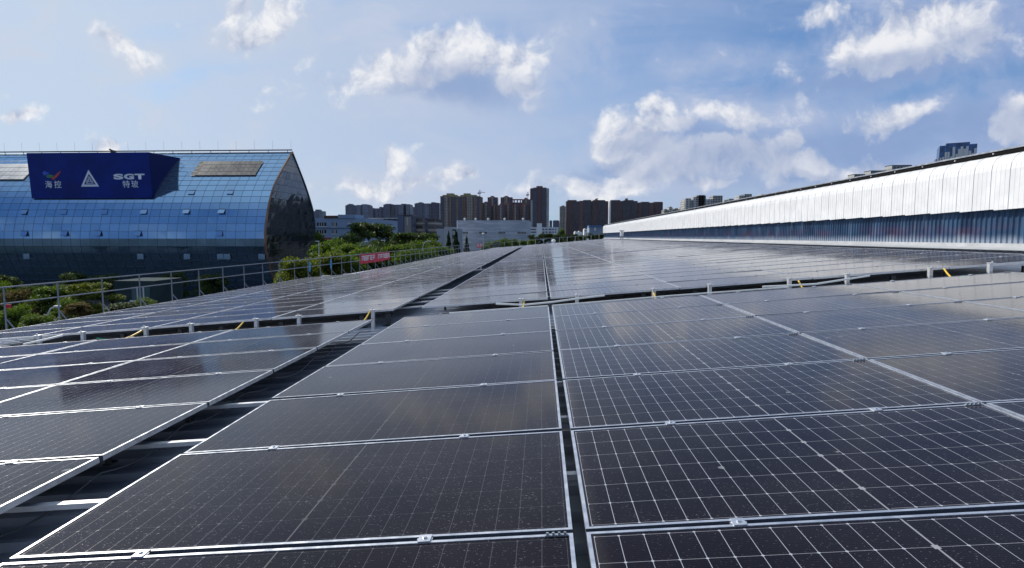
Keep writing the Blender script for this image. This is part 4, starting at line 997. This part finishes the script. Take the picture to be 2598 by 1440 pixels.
# ------------------------------------------------------------------ trees
def leaf_mat(name, c0, c1):
    m = bpy.data.materials.new(name); m.use_nodes = True
    g = G(m.node_tree); nt = m.node_tree; b = nt.nodes['Principled BSDF']
    ge = g.n('ShaderNodeNewGeometry'); n = g.noise(g.n('ShaderNodeTexCoord').outputs['Object'], .9, 4, .6)
    c = g.mix(g.add(g.mul(ge.outputs['Random Per Island'], .55), g.mul(g.sstep(n, .35, .65), .45)), c0, c1)
    g.put(b.inputs['Base Color'], c); b.inputs['Roughness'].default_value = .6; b.inputs['Specular IOR Level'].default_value = .25
    tr = g.n('ShaderNodeBsdfTranslucent'); g.put(tr.inputs[0], g.vm('MULTIPLY', c, (1.5, 1.5, .5)))
    mx = g.n('ShaderNodeMixShader'); mx.inputs[0].default_value = .45
    nt.links.new(b.outputs[0], mx.inputs[1]); nt.links.new(tr.outputs[0], mx.inputs[2]); nt.links.new(mx.outputs[0], nt.nodes['Material Output'].inputs[0])
    return m
LM = {'mid': leaf_mat('leaf_mid', (.028, .06, .008), (.11, .17, .02)), 'yellow': leaf_mat('leaf_yellow', (.042, .062, .009), (.135, .165, .02)), 'dark': leaf_mat('leaf_dark', (.012, .028, .008), (.05, .08, .018)),
      'pine': leaf_mat('leaf_pine', (.010, .026, .010), (.035, .06, .02)), 'rust': leaf_mat('leaf_rust', (.045, .045, .015), (.15, .10, .04)), 'bare': leaf_mat('leaf_bare', (.05, .042, .025), (.11, .09, .05)), 'bright': leaf_mat('leaf_bright', (.033, .064, .009), (.105, .16, .024))}
def crown_mesh(seed, kind, n=8000):
    """unit crown: about 1 wide in radius, height 0..1; leaf clumps through the volume"""
    r = random.Random(seed); mb = MB(); cl = []
    if kind == 'umbrella':
        for k in range(34):
            a, q = r.uniform(0, 2*PI), math.sqrt(r.random())*.88; lay = r.choice((.93, .80, .62, .42, .2)); q *= (.62, .8, .95, 1., .8)[(.93, .80, .62, .42, .2).index(lay)]
            cl.append((q*math.cos(a), q*math.sin(a), lay-.10*q*q, r.uniform(.17, .30), .085))
    elif kind == 'cone':
        for k in range(26):
            z = k/26; q = (1-z)*.85+.05; a = k*2.4; cl.append((q*.55*math.cos(a), q*.55*math.sin(a), z, q*.5, .06))
    else:
        for k in range(24):
            a, z = r.uniform(0, 2*PI), r.random(); q = math.sqrt(r.random())*math.sin(PI*(.15+.75*z))**.7*.75
            s_ = r.uniform(.2, .36); cl.append((q*math.cos(a), q*math.sin(a), .1+z*.8, s_, s_*.62*.6))
    per = n//len(cl); ls = .042 if kind != 'cone' else .06
    for (cx, cy, cz, rx, rz) in cl:
        for _ in range(per):
            d = Vector((r.gauss(0, 1), r.gauss(0, 1), r.gauss(0, 1))).normalized()*(r.random()**.42*1.12)
            p = Vector((cx+d.x*rx, cy+d.y*rx, cz+d.z*rz))
            e1 = Vector((r.gauss(0, 1), r.gauss(0, 1), r.gauss(0, .45))).normalized(); e2 = e1.cross(Vector((r.gauss(0, .6), r.gauss(0, .6), 1))).normalized()
            s_ = ls*r.uniform(.5, 1.15)
            mb.face([p-e1*s_, p-e2*s_*.6, p+e1*s_, p+e2*s_*.6])
    return mb
crowns = {}
def get_crown(kind, i, m_):
    key = (kind, i, m_)
    if key not in crowns:
        o = crown_mesh(hash((kind, i)) % 999 if 0 else (sum(map(ord, kind))*7+i), kind).build('crown', LM[m_]); crowns[key] = o.data; bpy.data.objects.remove(o)
    return crowns[key]
tn = 0
def tree(label, u, vt, Y, width, hc, kind='round', m_='mid', cat='tree', group='trees beyond the railing', name='leafy_tree', lean=0.):
    """u: column of the crown, vt: where its top shows, width and hc: the crown's size in metres"""
    global tn; tn += 1
    T = at(u, vt, Y); o = empty(name, (T.x, Y, GZ), R.uniform(0, 6)); h = T.z-GZ
    c = bpy.data.objects.new('crown', get_crown(kind, tn % 3, m_)); C.objects.link(c); c.parent = o
    hc = min(hc, h*.93); c.location = (0, 0, h-hc); c.scale = (width/2, width/2, hc)
    mb = MB(); q = Vector((0, 0, 0)); r0 = max(.10, h*.02); pts = [Vector((0, 0, 0)), Vector((R.uniform(-.2, .2), R.uniform(-.2, .2), (h-hc)*.6)), Vector((R.uniform(-.3, .3), R.uniform(-.3, .3), h-hc*.55))]
    mb.bar(pts[0], pts[1], r0, 7, r2=r0*.75); mb.bar(pts[1], pts[2], r0*.75, 7, r2=r0*.35)
    for k in range(6):
        a = k*1.05; mb.bar(pts[1].lerp(pts[2], k/7), Vector((math.cos(a)*width*.3, math.sin(a)*width*.3, h-hc*(.6-.06*k))), r0*.4, 5, r2=r0*.12)
    mb.build('trunk', M['bark'], o)
    return tag(o, label, cat, group)
T = tree
T('broad flat-topped tree with layered crown in front of the plant building', 936, 566, 112, 13.3, 9.4, 'umbrella', 'dark')
T('tall dark leafy tree right below the flat-topped tree, left of it', 880, 592, 105, 9.6, 6.9, 'round', 'dark')
T('dark spreading tree with rounded crown below the grey offices', 1048, 591, 100, 11.5, 7.5, 'umbrella', 'dark')
T('slim upright tree touching the right end of the glass building', 808, 584, 118, 3.8, 7.5, 'round', 'mid')
T('mid green tree behind the leftmost lamp pole', 832, 605, 92, 8.3, 7.5, 'round', 'mid')
T('bright green tree behind the curved lamp left of the banner', 893, 613, 82, 7.7, 6.9, 'round', 'bright')
T('mid green tree above the left end of the red banner', 930, 620, 74, 7.0, 6.3, 'round', 'mid')
T('dark green tree above the right end of the red banner', 975, 612, 80, 8.3, 6.9, 'round', 'dark')
T('bright green tree just right of the red banner', 1012, 616, 74, 6.4, 5.8, 'round', 'bright')
T('tree with yellowish crown by the lamp with the round head', 1052, 606, 90, 7.9, 6.9, 'round', 'mid')
T('light green tree in front of the small white building', 1095, 606, 96, 6.7, 6.3, 'round', 'bright')
T('low yellow green tree at the foot of the glass building end', 765, 649, 52, 5.9, 5.2, 'round', 'yellow')
T('yellow green tree behind the railing left of the banner', 828, 634, 60, 7.2, 6.0, 'round', 'yellow')
T('bright bushy tree behind the blue cloth on the railing', 872, 636, 62, 6.4, 5.8, 'round', 'bright')
T('dark bushy tree behind the red banner', 950, 634, 66, 7.7, 5.8, 'round', 'dark')
T('small green tree behind the railing right of the banner', 1040, 628, 72, 6.4, 5.2, 'round', 'mid')
T('small round tree further along the railing near the conifers', 1080, 628, 82, 6.4, 5.8, 'round', 'bright')
T('tiny green tree between the two nearest conifers', 1118, 622, 88, 5.8, 5.2, 'round', 'mid')
T('slender dark conifer left of the grey warehouse corner', 1138, 590, 130, 4.1, 10.3, 'cone', 'pine', name='conifer_tree')
T('darker wide conifer against the grey warehouse corner', 1157, 588, 125, 4.9, 10.3, 'cone', 'pine', name='conifer_tree')
T('pale small conifer in front of the warehouse wall', 1184, 601, 150, 3.8, 8.0, 'cone', 'dark', name='conifer_tree')
for i, (u, vt, lab) in enumerate(((1258, 607, 'low green tree left of the warehouse bushes'), (1277, 604, 'bright rounded tree in front of the warehouse wall'), (1300, 605, 'bright low tree right of the warehouse wall middle'), (1322, 606, 'dark low tree below the warehouse right corner'), (1238, 612, 'small shrub tree by the second red banner'), (1345, 606, 'tree filling the gap below the white office'))):
    T(lab, u, vt, 165+5*i, 5.5, 5, 'round', 'bright' if i < 3 else 'mid', group='trees before the warehouse')
names = ['leftmost dark tree of the row below the long white office', 'second dark tree of the row below the long white office', 'third dark tree of the row below the white office end', 'dark tree of the row by the cream tower foot',
         'dark tree left of the white villa', 'dark tree right below the white villa', 'low dark tree before the white flat house', 'low dark tree before the blue roofed shed', 'last dark tree of the row beside the hall end']
for i, lab in enumerate(names): T(lab, 1352+i*21, 591+R.uniform(-1.5, 2.5), 230+R.uniform(-15, 30), 5.8, 5.6, 'round', 'dark', group='tree row beyond the roof end')
T('tall single tree at the foot of the cream tower', 1424, 578, 300, 6.5, 10, 'round', 'mid', group='tree row beyond the roof end')
# lower left
T('bright yellow green spreading tree in front of the glass building', 232, 718, 52, 5.2, 3.2, 'umbrella', 'yellow')
T('mid green tree left of the yellow green spreading tree', 132, 722, 54, 5.2, 4., 'round', 'bright')
T('bare brownish tree at the left edge', 48, 728, 52, 4., 4.5, 'round', 'bare')
T('leafy tree cut by the left edge', -12, 716, 56, 4., 4.5, 'round', 'mid')
T('dark leafy tree behind the bare brownish tree', 85, 720, 66, 5., 5, 'round', 'dark')
T('small green tree below the curved street lamp', 175, 752, 46, 3.4, 3., 'round', 'bright')
T('green shrub tree at the lower left by the railing post', 30, 775, 40, 3.4, 3.2, 'round', 'mid')
T('rust coloured shrub under the spreading tree', 190, 768, 44, 2., 1.4, 'round', 'rust', 'shrub', None, 'shrub')
T('rust coloured shrub cluster beside the dark box', 210, 764, 45, 1.8, 1.2, 'round', 'rust', 'shrub', None, 'shrub')
T('low green shrub in front of the guard cabin', 372, 756, 46, 3., 1.8, 'round', 'bright', 'shrub', None, 'shrub')
T('low shrub at the edge of the trees near the railing', 100, 795, 36, 3., 2.2, 'round', 'bright', 'shrub', None, 'shrub')
T('dark low hedge shrub left of the guard cabin', 300, 765, 44, 4., 2.0, 'round', 'dark', 'shrub', None, 'shrub')
T('roof garden tree clump on the widest brown slab', 1514, 502.5, 1354, 9, 6, 'round', 'dark', group='roof garden trees')
T('roof garden tree clump on the middle brown slab', 1589.5, 502.5, 1384, 9, 6, 'round', 'dark', group='roof garden trees')
for i, (x, Y, w, lab) in enumerate(((-97, 92, 7, 'leftmost shaded tree at the foot of the glass building'), (-87, 89, 8, 'second shaded tree at the foot of the glass building'), (-77, 93, 7, 'third shaded tree at the foot of the glass building'),
      (-69, 90, 8, 'fourth shaded tree at the foot of the glass building'), (-61, 93, 7, 'fifth shaded tree at the foot of the glass building'), (-52, 90, 7, 'shaded tree below the right corner of the glass building'))):
    tn += 0; q_ = pix(Vector((x, Y, -6.2))); T(lab, q_[0], q_[1], Y, w, 5.4, 'round', 'dark', group='shaded trees by the glass building')
# guard cabin and dark box among the trees
o = building('guard_cabin', 'small grey green cabin with a glazed front below the glass building', 'cabin', 288, 392, 712, 62, 5, mat('cabin_green', (.03, .05, .055), .95, spec=.1, var=.2, vscale=.4))
add_win(o, 62, 334, 382, 727, 760, mat('cabin_glass', (.10, .17, .20), .1, .4), 3)
# street lamps
def lamp(label, u, vt, Y, arm, globe=False):
    P = at(u, vt, Y); o = empty('street_lamp', (P.x, Y, GZ)); h = P.z-GZ
    mb = MB()
    if arm: mb.bar((0, 0, 0), (0, 0, h-1.), .075, 8, r2=.055); mb.tube([(0, 0, h-1.), (arm*.12, 0, h-.5), (arm*.4, 0, h-.15), (arm*.85, 0, h)], .05, 6)
    else: mb.bar((0, 0, 0), (0, 0, h), .075, 8, r2=.055)
    mb.build('pole', M['lampgrey'], o); mb = MB()
    if globe: mb.lathe([(0, -.35), (.28, -.2), (.35, 0), (.28, .22), (0, .35)], 12, 0, (0, 0, h)); mb.build('globe', M['white'], o, True)
    elif arm: mb.box(arm*.8, arm*1.35, -.12, .12, h-.05, h+.07); mb.build('lamp_head', M['lampgrey'], o)
    else: mb.box(-.5, .1, -.1, .1, h-.02, h+.08); mb.build('lamp_head', M['lampgrey'], o)
    tag(o, label, 'street lamp', 'street lamps beyond the railing')
lamp('plain lamp pole by the right end of the glass building', 808.5, 612, 84, 0)
lamp('curved street lamp above the left part of the banner', 912, 612, 82, 1.)
lamp('straight lamp pole above the right part of the banner', 975.5, 610, 84, 0)
lamp('street lamp with a tilted head right of the banner', 1072, 611, 84, .9)
lamp('slim lamp with a white globe in front of the warehouse', 1226, 593, 150, 0, True)
lamp('white curved street lamp among the lower left trees', 118, 777, 40, .75)
mb = MB(); P_ = at(22, 782, 48)
o = empty('red_sign', (P_.x, 48, GZ)); mb.bar((0, 0, 0), (0, 0, P_.z-GZ-.3), .05, 6); mb.build('pole', M['lampgrey'], o)
mb = MB(); mb.box(-.25, .25, -.03, .03, P_.z-GZ-.4, P_.z-GZ+.35); mb.build('board', M['red'], o); tag(o, 'small red board on a pole among the trees at the left edge', 'sign')

# ------------------------------------------------------------------ haze
hz_m = bpy.data.materials.new('haze'); hz_m.use_nodes = True; nt = hz_m.node_tree; nt.nodes.clear()
pv = nt.nodes.new('ShaderNodeVolumePrincipled'); pv.inputs['Color'].default_value = (.80, .88, 1., 1); pv.inputs['Density'].default_value = .000012; pv.inputs['Anisotropy'].default_value = .2
out = nt.nodes.new('ShaderNodeOutputMaterial'); nt.links.new(pv.outputs[0], out.inputs['Volume'])
mb = MB(); mb.box(-3900, 3900, -210, 5300, GZ-1, 175); ho = mb.build('haze', hz_m); tag(ho, kind='stuff')
